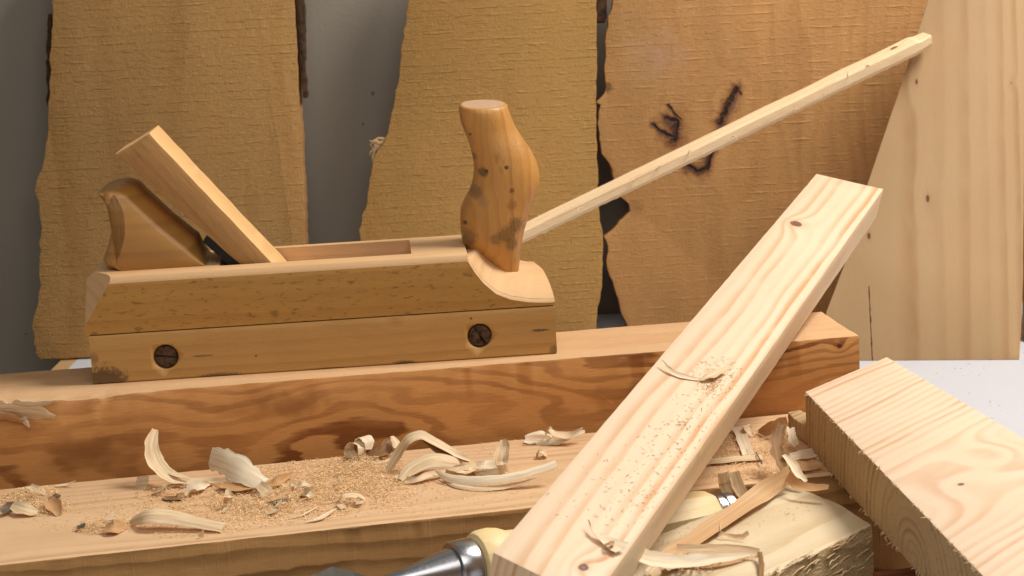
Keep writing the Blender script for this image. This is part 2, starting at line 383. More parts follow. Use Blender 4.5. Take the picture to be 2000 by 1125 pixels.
# slab 2
fr2 = leanframe(0, 135.8, 0, .12)
L2 = [(700, 660), (703, 560), (702, 450), (708, 420), (717, 395), (722, 350), (730, 310), (740, 290), (752, 280), (752, 268), (762, 240), (767, 210), (772, 178), (779, 155), (783, 100), (788, 60), (793, 35), (797, 0), (803, -60), (806, -130)]
R2 = [(1165, -130), (1165, 0), (1166, 120), (1164, 190), (1166, 300), (1171, 420), (1178, 460), (1176, 560), (1168, 600), (1163, 655)]
M_slab2 = wood('sawn_slab_golden', (180, 137, 78), (160, 115, 60), ring=1.1, pith=(0, -34), warp=3, wsc=(.03, .1, .1), contrast=.35, saw=1.0, sawf=10.4, sawcol=.22, bump=.12, rough=.85, fiber=.10, blotch=.12, seed=2, spec=.2)
s2 = slab('live_edge_board', fr2, L2, R2, 1.8, [M_slab2, M_edge], 2, 'golden rough-sawn board with a splintered left edge, behind the front horn of the hand plane',
     barks=[([(1166, 42), (1166, -60)], -.75, -.5)])
# splinters torn from its edge
FIB = plain('pale_fibre', (222, 192, 148), .8, var=.2, sc=6)
M_spl = plain('splinter_wood', (196, 160, 112), .8, var=.25, sc=5)
def strand(bm, P, w, up=Vector((0, 0, 1)), t=.03):
    prev = None
    for i, p in enumerate(P):
        d = (P[min(i+1, len(P)-1)]-P[max(i-1, 0)]).normalized()
        s = d.cross(up); s = s.normalized() if s.length > 1e-4 else Vector((1, 0, 0))
        q = d.cross(s).normalized(); k = w*(1-.75*i/(len(P)-1))
        r = [bm.verts.new(p+s*k+q*t), bm.verts.new(p-s*k+q*t), bm.verts.new(p-s*k-q*t), bm.verts.new(p+s*k-q*t)]
        if prev:
            for j in range(4): bm.faces.new((prev[j], r[j], r[(j+1) % 4], prev[(j+1) % 4]))
        prev = r
for pts in ([(752, 283), (735, 276), (722, 282), (728, 288)], [(752, 272), (740, 270), (726, 277), (722, 274)], [(742, 285), (732, 292), (727, 305), (729, 330)], [(745, 286), (738, 298), (736, 318)], [(750, 276), (737, 283), (724, 296), (722, 303)], [(748, 280), (733, 282), (729, 320)]):
    bm = bmesh.new(); strand(bm, [Vector(fr2.px(x, y, -.25-.05*i)) for i, (x, y) in enumerate(pts)], .14)
    link('splinter', bm, M_spl, parent=s2)
# slab 3
fr3 = leanframe(18, 135.8, 0, .12)
L3 = [(1236, 665), (1226, 640), (1212, 600), (1196, 550), (1184, 520), (1187, 480), (1181, 462), (1196, 447), (1206, 438), (1218, 425), (1231, 412), (1228, 398), (1212, 384), (1200, 350), (1190, 320), (1176, 300), (1170, 262), (1167, 240), (1173, 205), (1163, 200), (1176, 188), (1184, 172), (1180, 140), (1183, 100), (1181, 80), (1187, 40), (1197, 5), (1205, -60), (1210, -130)]
R3 = [(1850, -130), (1850, 100), (1830, 400), (1800, 700)]
def p3(x, y): q = fr3.px(x, y); return (q.x, q.y)
cr = []
for chain, cw in (([(1305, 205), (1318, 222), (1330, 232)], .05), ([(1275, 243), (1290, 258), (1318, 270)], .09), ([(1300, 232), (1322, 236), (1316, 275)], .16), ([(1438, 172), (1425, 195), (1412, 225), (1404, 242)], .14), ([(1440, 172), (1448, 185)], .05), ([(1390, 298), (1380, 330), (1362, 335), (1340, 322)], .13)):
    for a, b in zip(chain, chain[1:]): cr.append((p3(*a), p3(*b), cw*1.15))
M_slab3 = wood('knotty_slab', (187, 138, 84), (157, 106, 58), ring=.7, pith=(6, -22), warp=5, wsc=(.05, .12, .12), contrast=.28, saw=.9, sawf=9.5, sawcol=.2, bump=.085, rough=.75, fiber=.10, blotch=.28, seed=3, spec=.25,
               cracks=cr, crackw=.45, lens=[(p3(1440, 180), p3(1426, 215), .22), (p3(1426, 215), p3(1395, 270), .2), (p3(1395, 270), p3(1378, 325), .22), (p3(1306, 240), p3(1322, 262), .3)], kg=2.2, knots=[p3(1310, 262)+(.012, 1.6, 1.5), p3(1420, 210)+(.012, 1.3, 1.6), p3(1360, 335)+(.012, 1.0, 1.3)], spots=[(*p3(1290, 110), 2.6, (192, 150, 122), .45), (*p3(1235, 90), 1.4, (190, 150, 100), .4, 3), (*p3(1240, 405), .7, (150, 96, 58), .35), (*p3(1310, 280), 1.6, (140, 88, 52), .45), (*p3(1365, 330), 1.3, (120, 76, 48), .5), (*p3(1185, 170), .5, (80, 60, 40), .7)])
slab('live_edge_board', fr3, L3, R3, 1.5, [M_slab3, wood('torn_edge', (190, 132, 84), (136, 86, 50), ring=.4, rough=.9, bump=.12, blotch=.4, seed=6, spec=.2)], 5,
     'knotty orange-brown board with dark bark cracks, behind the slanting batten', amp=.11, bulge=-.35)
# pine board
fl = onz(1600, 705.4); frr = onz(1990, 703)
yaw4 = math.degrees(math.atan2(frr.y-fl.y, frr.x-fl.x))
fr4 = leanframe(fl.x, fl.y, yaw4, .35)
P4 = [(1604, 705), (1614, 608), (1650, 515), (1696, 354), (1765, 150), (1812, 0), (1860, -140), (2003, -140), (2003, 0), (1998, 560), (1991, 704)]
out = [fr4.px(*p) for p in P4]; out = [(max(q.x, .02), q.y) for q in out]
def k4(x, y, *a): q = fr4.px(x, y); return (q.x, q.y)+a
M_pine4 = wood('planed_pine_warm', (192, 157, 114), (166, 124, 80), ring=.62, pith=(-3, -14), warp=1.0, wsc=(.008, .1, .1), contrast=.5, fiber=.06, blotch=.05, rough=.5, bump=.012, seed=8, kg=.35, sharp=.8,
               knots=[k4(1790, 160, .09, .8, 2.2), k4(1812, 388, .13, .9, 2.0), k4(1697, 461, .12, .7, 2.0), k4(1975, 162, .04, .4, 1.5)], knotcol=(112, 72, 48),
               cracks=[(k4(1697, 560), k4(1704, 703), .016)], crackw=.12)
M_sawnend = wood('sawn_pine_end', (200, 160, 110), (150, 108, 64), ring=.3, rough=.85, bump=.05, seed=9, spec=.2)
bm = prism(out, -1.9, 0, step=.5, rough=.02, bevel=.05, seed=11, matfn=lambda nn, c: 0 if abs(nn.z) > .6 else 1)
tag(link('pine_board', bm, [M_pine4, M_sawnend], fr4, angle=35), 'smooth pale pine board with small dark knots, rightmost of the leaning boards', 'board')
# a sliver of one more board, past it on the right
fr4b = leanframe(37.2, 126.5, yaw4, .33)
bm = prism([(0, -.2), (40, -.9), (40, -7), (0, -7)], -1.8, 0, step=.6, seed=13, matfn=lambda nn, c: 0 if abs(nn.z) > .6 else 1)
tag(link('pine_board', bm, [M_pine4, M_sawnend], fr4b, angle=35), 'sliver of a pale board at the right edge, just past the smooth pine board', 'board')

# ------------------------------------------------------------------ the two big beams
BZ1, BZ2 = 9.4, 5.5
a, b = onz(270, 765, BZ1), onz(1678, 655, BZ1)
yb1 = math.degrees(math.atan2(b.y-a.y, b.x-a.x))
frb1 = yawframe((b.x, b.y, 0), yb1)        # origin: right front bottom corner, beam runs to -x
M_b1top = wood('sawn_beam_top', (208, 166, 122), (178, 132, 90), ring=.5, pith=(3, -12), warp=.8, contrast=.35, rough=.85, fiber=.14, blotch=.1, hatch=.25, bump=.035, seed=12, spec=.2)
def b1k(x, y): q = frb1.loc(onpl(x, y, frb1.wor(0, 0, 0), frb1.ey)); return q.x, q.z
kk = [b1k(1640, 676)+(.12, .5, 1.2)]
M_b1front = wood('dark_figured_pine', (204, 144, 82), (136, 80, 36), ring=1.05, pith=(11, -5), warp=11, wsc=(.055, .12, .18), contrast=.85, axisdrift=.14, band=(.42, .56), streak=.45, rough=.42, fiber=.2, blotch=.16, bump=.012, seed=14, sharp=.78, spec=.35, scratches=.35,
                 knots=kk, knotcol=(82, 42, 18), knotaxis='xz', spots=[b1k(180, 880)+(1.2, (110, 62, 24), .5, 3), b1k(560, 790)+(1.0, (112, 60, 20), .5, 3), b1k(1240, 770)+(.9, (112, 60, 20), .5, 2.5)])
def bev1(p):
    v = .10
    if p.y < .3 and -48 < p.x < -36.5: v = .10 + .75*max(0, min(1, (-36.5-p.x)/3.0))*(.7+.5*nz(p.x*1.3, 0, 3))
    return v
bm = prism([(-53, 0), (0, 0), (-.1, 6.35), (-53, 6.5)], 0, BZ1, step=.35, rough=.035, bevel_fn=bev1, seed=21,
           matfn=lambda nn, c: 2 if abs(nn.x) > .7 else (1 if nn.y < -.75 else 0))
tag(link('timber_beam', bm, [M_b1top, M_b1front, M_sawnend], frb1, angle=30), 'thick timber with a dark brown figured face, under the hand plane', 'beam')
a, b = onz(0, 1103, BZ2), onz(1610, 929, BZ2); c, d = onz(0, 955, BZ2), onz(1560, 803, BZ2)
yb2 = math.degrees(math.atan2(b.y-a.y, b.x-a.x))
frb2 = yawframe((b.x, b.y, 0), yb2)
cl, dl = frb2.loc(c), frb2.loc(d)
def b2k(x, y): q = frb2.px(x, y, BZ2); return q.x, q.y
M_b2top = wood('planed_beam_top', (216, 178, 136), (184, 138, 94), ring=.42, pith=(4, -1.0), warp=.9, contrast=.6, rough=.62, fiber=.10, blotch=.1, bump=.018, seed=15, spec=.3,
               knots=[b2k(130, 1035)+(.01, 1.6, 3.0)], stain=((.5, 1.2, 1), .62, (188, 140, 88), .35))
M_b2front = wood('rough_beam_face', (172, 128, 78), (120, 84, 46), ring=.33, pith=(20, -3), warp=1.1, wsc=(.05, .2, .2), contrast=.75, rough=.9, fiber=.2, blotch=.16, bump=.05, seed=16, saw=.35, sawf=9, sawcol=.06, spec=.2)  # front face: rough-sawn, coloured darker than the beam's top
dir2 = lambda x: cl.y + (dl.y-cl.y)*(x-cl.x)/(dl.x-cl.x)
bm = prism([(-50, 0), (4.5, 0), (4.5, dir2(4.5)-.25), (-50, dir2(-50))], 0, BZ2, step=.35, rough=.04, bevel=.09, seed=22,
           matfn=lambda nn, c: 2 if abs(nn.x) > .7 else (1 if nn.y < -.75 else 0))
tag(link('timber_beam', bm, [M_b2top, M_b2front, M_sawnend], frb2, angle=30), 'pale timber in front, strewn with shavings and sawdust', 'beam')

# ------------------------------------------------------------------ leaning pine plank
def eul(a_, b_, c_):
    return (Matrix.Rotation(a_, 3, 'Z') @ Matrix.Rotation(b_, 3, 'Y') @ Matrix.Rotation(c_, 3, 'X'))
KS = .92
R = eul(math.radians(67.09), math.radians(-6.87), math.radians(15.65))
Ao = CAM + (Vector((21.3, 120.95, 14.06))-CAM)*KS
frp = Frame(Ao, R.col[0], R.col[1], R.col[2])   # x along the plank to its far end, y to its left edge, z out of the wide face
Lp, wp, tp = 58.43*KS, 4.6*KS, 2.2*KS
def pk(x, y, *a): q = frp.px(x, y); return (q.x, q.y)+a
M_plank = wood('fresh_planed_pine', (229, 202, 170), (206, 154, 108), ring=.55, pith=(1.6, -2.6), warp=1.0, wsc=(.05, .22, .22), contrast=.85, fiber=.05, blotch=.05, rough=.45, bump=.008, seed=31, sharp=.82,
               knots=[pk(1555, 437, .36, 1.1, 1.35), pk(1140, 1108, .20, .7, 1.4), pk(1460, 1000, .01, .01, 1)], knotcol=(132, 92, 70), spec=.35)
M_plankside = wood('fresh_pine_side', (222, 188, 148), (186, 142, 98), ring=.34, pith=(-9, -1), warp=.35, contrast=.75, fiber=.10, blotch=.05, rough=.55, bump=.02, seed=32)
bm = prism([(-Lp, 0), (0, 0), (.65, -wp), (-Lp+1.2, -wp), (-Lp-.65, -wp+.9)], -tp, 0, step=.5, rough=.012, bevel=.05, seed=33,
           matfn=lambda nn, c: 0 if abs(nn.z) > .6 else 1)
tag(link('pine_plank', bm, [M_plank, M_plankside], frp, angle=30), 'long bright planed plank with a knot near its raised end, lying across the beams', 'plank')

# ------------------------------------------------------------------ mitred offcut, lower right
OZ = BZ2 + .03; OT = 2.75
A_, B_, D_, E_ = onz(1573, 765, OZ+OT), onz(1732, 697, OZ+OT), onz(1920, 1125, OZ+OT), onz(2000, 856, OZ+OT)
g = math.degrees(math.atan2(B_.y-A_.y, B_.x-A_.x))
fro = yawframe((A_.x, A_.y, OZ), g)         # x along the grain
lA, lB, lD, lE = [fro.loc(q) for q in (A_, B_, D_, E_)]
lD2 = lA + (lD-lA)*1.12; lE2 = lB + (lE-lB)*1.75
def ok(x, y, *a): q = fro.px(x, y, OT); return (q.x, q.y)+a
pq = fro.loc(onz(1760, 1085, OZ+.9))
M_off = wood('bright_pine', (230, 204, 174), (212, 164, 126), ring=.5, pith=(pq.y, .35), warp=1.3, wsc=(.06, .1, .1), contrast=.8, fiber=.04, blotch=.04, rough=.5, bump=.01, seed=41, sharp=.8,
             knots=[ok(1877, 946, .13, 2.3, 1.5), ok(1935, 885, .005, 1.6, 1.3)], kg=2.6, knotcol=(120, 92, 82))
M_offend = wood('sawn_end_grain', (190, 160, 118), (160, 130, 90), ring=.42, pith=(pq.y, .35), warp=.5, contrast=.9, fiber=.02, blotch=.1, rough=.9, bump=.05, seed=42, sharp=.75, spec=.2, flecks=.25)
bm = prism([(lA.x, lA.y), (lD2.x, lD2.y), (lE2.x, lE2.y), (lB.x, lB.y)], 0, OT, step=.22, rough=.035, bevel_fn=lambda p: .035, seed=43, freq=2.2, levels=2,
           matfn=lambda nn, c: 0 if abs(nn.z) > .6 else 1)
# ragged lower arris
for v in list(bm.verts):
    if v.co.z < .5:
        k = nz(v.co.x*3, v.co.y*3, 5)+.6*nz(v.co.x*8, v.co.y*8, 2)
        v.co.z += max(0, k)*.16*(1-v.co.z/.5) if v.co.z < .1 else 0
o = link('pine_offcut', bm, [M_off, M_offend], fro, angle=30)
tag(o, 'broad bright offcut with rough ringed end grain, resting on the rough block', 'offcut')
# broken corner chip
lip = [fro.loc(Vector(p+(0,))) for p in ((14.4, 85.2), (13.95, 87.0), (13.85, 88.2), (14.5, 88.6), (15.0, 87.4), (15.2, 86.3))]
bm = prism([(p.x, p.y) for p in lip], .0, .9, step=.2, rough=.08, bevel=.05, seed=47, freq=3)
link('broken_corner', bm, M_offend, parent=o)['label'] = 'torn corner lip of end grain'

# fibres torn out along the saw cut
def fringe(parent, P, Q, n_, outd, seed, spread=.05, lmax=.28, m=None):
    r2 = random.Random(seed); bm = bmesh.new()
    for i in range(n_):
        f = r2.random()
        if nz(f*9, seed, 0) < -.15 and r2.random() < .7: continue
        p = P.lerp(Q, f) + Vector((r2.uniform(-spread, spread), r2.uniform(-spread, spread), r2.uniform(-.02, .12)))
        d = (outd + Vector((r2.uniform(-.9, .9), r2.uniform(-.9, .9), r2.uniform(-.9, .4)))).normalized()*r2.uniform(.06, lmax)
        b_ = Vector((r2.uniform(-.05, .05), r2.uniform(-.05, .05), r2.uniform(-.06, .02)))
        strand(bm, [p, p+d*.5+b_, p+d+b_*2], r2.uniform(.015, .045), t=.012)
    return tag(link('torn_fibres', bm, FIB, parent=parent), kind='stuff')
dd = (lD2-lA).normalized(); oo = Vector((dd.y, -dd.x, 0)); oo = oo if oo.x < 0 else -oo
fringe(o, Vector((lA.x, lA.y, .05))+oo*.02, Vector((lD2.x, lD2.y, .05))+oo*.02, 110, oo*.8+Vector((0, 0, -.5)), 5, lmax=.12)
fringe(o, Vector((lA.x, lA.y, OT-.02)), Vector((lD2.x, lD2.y, OT-.02)), 110, oo, 6, lmax=.1)
# ------------------------------------------------------------------ rough block under it
KZ = 5.35
kp = [onz(1225, 1068, KZ), onz(1525, 947, KZ), onz(1545, 946, KZ), onz(1640, 983, KZ), onz(1704, 1025, KZ), onz(1430, 1160, KZ), onz(1120, 1112, KZ)]
e1 = (kp[1]-kp[0]); frk = yawframe((kp[0].x, kp[0].y, 0), math.degrees(math.atan2(e1.y, e1.x)))
M_blk = wood('pale_spruce_top', (214, 196, 162), (192, 164, 122), ring=.33, pith=(-3, -6), warp=.7, contrast=.55, rough=.75, fiber=.08, blotch=.08, bump=.02, seed=51, spec=.25)
M_blks = wood('rough_sawn_spruce_side', (222, 190, 140), (140, 106, 64), ring=.3, pith=(-20, 2), warp=1.2, contrast=.6, rough=.95, fiber=.35, blotch=.3, bump=.4, seed=52, spec=.15, hatch=.5)
bm = prism([(frk.loc(q).x, frk.loc(q).y) for q in kp], 0, KZ, step=.25, rough=.07, bevel=.10, seed=53, freq=2, levels=2, matfn=lambda nn, c: 0 if nn.z > .6 else 1)
blk = tag(link('spruce_block', bm, [M_blk, M_blks], frk, angle=35), 'pale block with a rough hairy sawn side, in front of the pale timber', 'block')

ka, kb = frk.loc(kp[4]), frk.loc(kp[5])
kn = (kb-ka).normalized(); kn = Vector((-kn.y, kn.x, 0)); kn = kn if (frk.ex*kn.x+frk.ey*kn.y).y < 0 else -kn
for zz, cnt in ((KZ-.1, 40), (KZ-.7, 25), (KZ-1.4, 20)):
    r3 = random.Random(int(zz*10)); bm = bmesh.new(); al = (kb-ka).normalized()
    for i in range(cnt):
        p = ka.lerp(kb, r3.random()); p.z = zz+r3.uniform(-.3, .3); p = p+kn*.03
        l = r3.uniform(.3, 1.1)
        strand(bm, [p, p+al*l*.5+kn*.05, p+al*l+kn*r3.uniform(.04, .16)+Vector((0, 0, r3.uniform(-.15, .1)))], r3.uniform(.02, .05), t=.012)
    tag(link('torn_fibres', bm, FIB, parent=blk), kind='stuff')
# ------------------------------------------------------------------ slanting batten behind the plane
# lower end stands on the table behind the timber, upper end leans on the pine board
best = None
for i in range(150, 700, 5):
    q = onz(i, 452+.481*(1025-i), .2)
    if best is None or abs(q.y-112) < abs(best.y-112): best = q
top = onpl(1812, 76, fr4.wor(0, 0, 1.0), fr4.ez)
ex = (top-best).normalized(); sd = Vector((0, 0, 1)).cross(ex).normalized(); ezz = ex.cross(sd).normalized()
ezz = (ezz - sd*.25).normalized()
frs = Frame(best, ex, ezz.cross(ex), ezz)
Ls = (top-best).length
M_stick = wood('split_pine_batten', (240, 208, 164), (204, 156, 106), ring=.4, pith=(-5, 3), warp=.8, contrast=.6, rough=.65, fiber=.2, blotch=.12, bump=.05, seed=61,
               knots=[(frs.px(1727, 96).x, 0, .16, .5, 2.0)], knotcol=(128, 84, 60))
bm = bmesh.new(); prev = None; NS = 150
for i in range(NS+1):
    f = i/NS; x = Ls*f
    wv = .62*(.72+.36*f); hv = .60*(.72+.36*f)
    n1, n2, n3 = .5*nz(x*.25, 0, 3), .4*nz(x*.3, 5, 3), 1.2*nz(x*1.8, 9, 3)
    if f > .985: wv *= 1-.25*(f-.985)/.015; hv *= .8
    prof = [(-wv, -hv*.2+.05*n1), (-wv*.93, hv*.78+.1*n1), (-wv*.7, hv+.03*n3), (wv*.75+.1*n2, hv+.06*n2), (wv+.06*n3, hv*.75), (wv*.95, -hv*.75), (wv*.6, -hv-.06*n3), (-wv*.15+.12*n1, -hv*1.0+.06*n3), (-wv*.35+.1*n2, -hv*.62), (-wv*.72, -hv*.72+.08*n3)]
    r = [bm.verts.new((x+.25*nz(j*3.3, 1, 1)*(f > .99), p[0], p[1]-.1)) for j, p in enumerate(prof)]
    if prev:
        for j in range(len(r)): bm.faces.new((prev[j], r[j], r[(j+1) % len(r)], prev[(j+1) % len(r)]))
    else: bm.faces.new(r)
    prev = r
bm.faces.new(prev[::-1])
st = link('wood_batten', bm, M_stick, frs, angle=14)
tag(st, 'thin splintery batten slanting up across the knotty board', 'batten')
for (x, y, dx, dy) in ((1352, 290, -6, 22), (1655, 140, 3, 14), (1290, 325, -4, 10), (1135, 405, -8, 16), (1620, 182, -12, 8), (1430, 268, 10, 6), (1560, 215, -8, 6), (1240, 352, -10, 12), (1700, 130, -10, 5)):
    Pp = [Vector(frs.px(x+dx*t, y+dy*t, .3)) + Vector((0, -.35*0, .25*math.sin(t*3))) for t in (0, .35, .7, 1)]
    bm = bmesh.new(); strand(bm, Pp, .05, t=.02); link('splinter', bm, FIB, parent=st)

# ------------------------------------------------------------------ the hand plane
pa, pb = onz(178, 752, BZ1), onz(1088, 691, BZ1)
yp = math.degrees(math.atan2(pb.y-pa.y, pb.x-pa.x))
frh = yawframe((pa.x, pa.y, BZ1+.02), yp)   # x along the plane towards the horn, y away from us, z up
LP = (pb-pa).length; WP = 6.3
def side(x, y, v=0.0):                      # pixel on the plane y = v of the tool -> (u, z)
    q = frh.loc(onpl(x, y, frh.wor(0, v, 0), frh.ey)); return q.x, q.z
root = empty('hand_plane', frh)
tag(root, 'old wooden hand plane with a wedge and curved front horn, on the brown timber', 'hand plane')
s0 = side(165, 655)[1]; s1 = side(1087, 597)[1]; SEAM = (s0+s1)/2
HT = side(800, 502)[1]
def uz(x, y, v=0): return side(x, y, v)
M_beech = wood('oiled_beech', (178, 130, 62), (150, 102, 44), ring=.9, pith=(3, -20), warp=1.2, contrast=.4, rough=.5, fiber=.10, blotch=.22, bump=.012, flecks=.4, seed=71, spec=.35,
               stain=((.35, 1.0, 1.0), .60, (132, 92, 52), .4))
M_beechtop = wood('worn_beech_top', (214, 172, 124), (188, 142, 94), ring=.5, pith=(3, -4), warp=.6, contrast=.4, rough=.6, fiber=.12, blotch=.12, bump=.012, seed=72, spec=.3)
def hk(x, y): return uz(x, y)
M_sole = wood('hornbeam_sole', (188, 142, 80), (160, 116, 60), ring=.6, pith=(4, -20), warp=.8, contrast=.35, rough=.5, fiber=.12, blotch=.16, bump=.012, seed=73, spec=.35, knotaxis='xz', hatch=.12,
              spots=[hk(205, 742)+(.8, (72, 54, 34), .8, 1.5), hk(430, 735)+(.22, (70, 54, 38), .7, 6), hk(790, 710)+(.18, (70, 56, 38), .8, 4), hk(1055, 645)+(.08, (66, 60, 52), .8, 7), hk(640, 722)+(.15, (84, 64, 40), .6, 8), hk(920, 622)+(.08, (90, 44, 20), .9), hk(500, 695)+(.07, (92, 48, 24), .8), hk(395, 695)+(.07, (84, 74, 52), .6, 9), hk(180, 700)+(.35, (90, 72, 44), .5), hk(1085, 685)+(.35, (80, 66, 50), .6)])
# sole
def end_u(v, z): return LP - .6*max(0, v/WP)**1.6*max(0, min(1, (z-1.0)/3))
bm = prism([(.12, 0), (LP, 0), (LP-.25, WP), (.1, WP)], 0, SEAM-.04, step=.6, rough=.012, bevel=.035, seed=74)
sole = link('sole', bm, M_sole, parent=root, angle=30)
cut = []
def cyl(x, y, z, r, d, ax='y', seg=40):
    bm = bmesh.new(); bmesh.ops.create_cone(bm, cap_ends=True, segments=seg, radius1=r, radius2=r, depth=d)
    bmesh.ops.rotate(bm, verts=bm.verts, matrix=Matrix.Rotation(math.radians(90), 3, 'X')); bmesh.ops.translate(bm, verts=bm.verts, vec=(x, y, z)); return bm
SC = [uz(324, 697), uz(937, 656)]
for (u, z) in SC: cut.append(link('cutter', cyl(u, 0, z, .66, .7), M_sole, parent=root))
evaluated_boolean(sole, cut)
M_screw = plain('rusty_iron_screw', (104, 84, 66), .55, metal=.75, var=.4, sc=6, bump=.05, col2=(62, 42, 30))
for (u, z), ang in zip(SC, (-8, -57)):
    bm = cyl(u, .18, z, .585, .22, seg=48)
    sl = bmesh.new(); box(sl, -.7, .7, -.12, .12, -.065, .065)
    bmesh.ops.bevel(bm, geom=[e for e in bm.edges if e.calc_face_angle(0) > 1], offset=.05, segments=2, affect='EDGES')
    so = link('screw', bm, M_screw, parent=root, angle=40)
    bmesh.ops.rotate(sl, verts=sl.verts, matrix=Matrix.Rotation(math.radians(-ang), 3, 'Y')); bmesh.ops.translate(sl, verts=sl.verts, vec=(u, .07, z))
    co = link('cutter', sl, M_screw, parent=root)
    evaluated_boolean(so, [co])
# upper body: lofted sections
SCOOP = [uz(914, 506), uz(927, 527), uz(944, 548), uz(969, 569), uz(998, 580), uz(1033, 585), uz(1069, 586), uz(1088, 585)]
def scoop(u):
    if u <= SCOOP[0][0]: return None
    for (a0, z0), (a1, z1) in zip(SCOOP, SCOOP[1:]):
        if u <= a1: return z0+(z1-z0)*(u-a0)/(a1-a0)
    return SCOOP[-1][1]
U0 = SCOOP[0][0]
US = [0, .05, .15, .35] + [i*.5 for i in range(1, int(U0/.5)+1)] + [U0-.02, U0+.02] + [U0+.15*i for i in range(1, int((LP-U0)/.15)+1)] + [LP-.06, LP]
US = sorted(set(round(u, 3) for u in US if u <= LP))
bm = bmesh.new(); prev = None
HB = SEAM+.02
def topz(u, v):
    zf = HT; q = v/WP
    sc_ = scoop(u)
    if sc_ is None:
        # the hollow starts further along at the back than at the front
        return HT
    sh = scoop(max(0, u - .0)); base = scoop(max(U0+.001, u-.75*min(1, q*2.5)))
    lift = .95*min(1, q*1.7)**.8*min(1, (u-U0)/2.6)
    return min(HT, base+lift)
for u in US:
    bv = .34 if u < U0 else .12
    vs = [0, 0, 0, .06, .16, bv+.02, .6, .9, 1.3, 1.8, 2.4, 3.0, 3.6, 4.2, 4.8, 5.4, WP-.35, WP-.1, WP, WP]
    zs = []
    for j, v in enumerate(vs):
        t = topz(u, v)
        if j == 0: z = HB
        elif j == 1: z = HB+(t-HB)*.5
        elif j == 2: z = t-bv*1.25
        elif j == 3: z = t-bv*.7
        elif j == 4: z = t-bv*.32
        elif j == 5: z = t-.03
        elif j == 17: z = t-.06
        elif j == 18: z = t-.3
        elif j == 19: z = HB
        else: z = t
        zs.append(z)
    ue = [min(u, end_u(v, z) if u > LP-2.2 else u) for v, z in zip(vs, zs)]
    if u > LP-2.2:
        k = (u-(LP-2.2))/2.2
        ue = [u-(u-end_u(v, z) if end_u(v, z) < u else 0)*1 - (LP-end_u(v, z))*0 for v, z in zip(vs, zs)]
        ue = [(LP-2.2) + k*(end_u(v, z)-(LP-2.2)) for v, z in zip(vs, zs)]
    r = [bm.verts.new((a_, v, z)) for a_, v, z in zip(ue, vs, zs)]
    if prev:
        for j in range(len(r)): bm.faces.new((prev[j], r[j], r[(j+1) % len(r)], prev[(j+1) % len(r)]))
    else: bm.faces.new(r)
    prev = r
bm.faces.new(prev[::-1])
bmesh.ops.remove_doubles(bm, verts=bm.verts, dist=.0005)
# left end: chamfered corner and eased arris
def cutplane(p, nrm, mat=1):
    res = bmesh.ops.bisect_plane(bm, geom=bm.verts[:]+bm.edges[:]+bm.faces[:], plane_co=p, plane_no=nrm, clear_outer=True)
    ed = [e for e in res['geom_cut'] if isinstance(e, bmesh.types.BMEdge)]
    fs = bmesh.ops.edgenet_fill(bm, edges=ed)['faces']
    for f in fs: f.material_index = mat
c1 = uz(218, 545); c2 = uz(165, 625)
nrm = Vector((-1.0, -.8, .67)).normalized()
cutplane(Vector((c1[0], 0, c1[1])), nrm)
cutplane(Vector((0, WP*.5, HT-.4)), Vector((-.9, 0, 1)).normalized())
bm.normal_update()
for f in bm.faces:
    if f.normal.z > .12 or (f.calc_center_median().x > U0+.1 and f.normal.z > .2): f.material_index = 1
body = link('body', bm, [M_beech, M_beechtop], parent=root, angle=28)
# throat: cut a box with a sloping bed
t0, t1 = uz(412, 520, 1.0)[0], uz(802, 500, 1.0)[0]
bmc = bmesh.new()
pr = [(t0, HT+.5), (t1+.1, HT+.5), (t1-.25, SEAM+.3), (t0+2.6, SEAM+.3)]
va = [bmc.verts.new((x, .95, z)) for x, z in pr]; vb = [bmc.verts.new((x, WP-.95, z)) for x, z in pr]
bmc.faces.new(va); bmc.faces.new(vb[::-1])
for i in range(4): bmc.faces.new((va[i], vb[i], vb[(i+1) % 4], va[(i+1) % 4]))
evaluated_boolean(body, [link('cutter', bmc, M_beechtop, parent=root, smooth=False)])
# rear tote: outline extruded across, softened
TV = 1.2
to = [(236, 529), (206, 523), (200, 513), (201, 503), (208, 484), (215, 455), (214.5, 424), (203, 400), (193, 388), (187, 379), (192, 376), (215, 376), (232, 379), (244, 386), (262, 404), (307, 446), (352, 482), (404, 517)]
tp_ = [uz(x, y, TV) for x, y in to]
tp_[0] = (tp_[0][0], HT-.04); tp_[-1] = (tp_[-1][0], HT-.04)
M_tote = wood('dark_beech_tote', (172, 124, 62), (142, 98, 46), ring=.7, pith=(3, -10), warp=1.0, contrast=.45, rough=.4, fiber=.10, blotch=.2, bump=.01, seed=76, spec=.45, coat=.15)
bm = bmesh.new(); rs = []
pts = resample(tp_, .11); nt = len(pts)
ar = sum(pts[i].x*pts[(i+1) % nt].y-pts[(i+1) % nt].x*pts[i].y for i in range(nt))
tw = 4.1
cxm = min(p.x for p in pts)
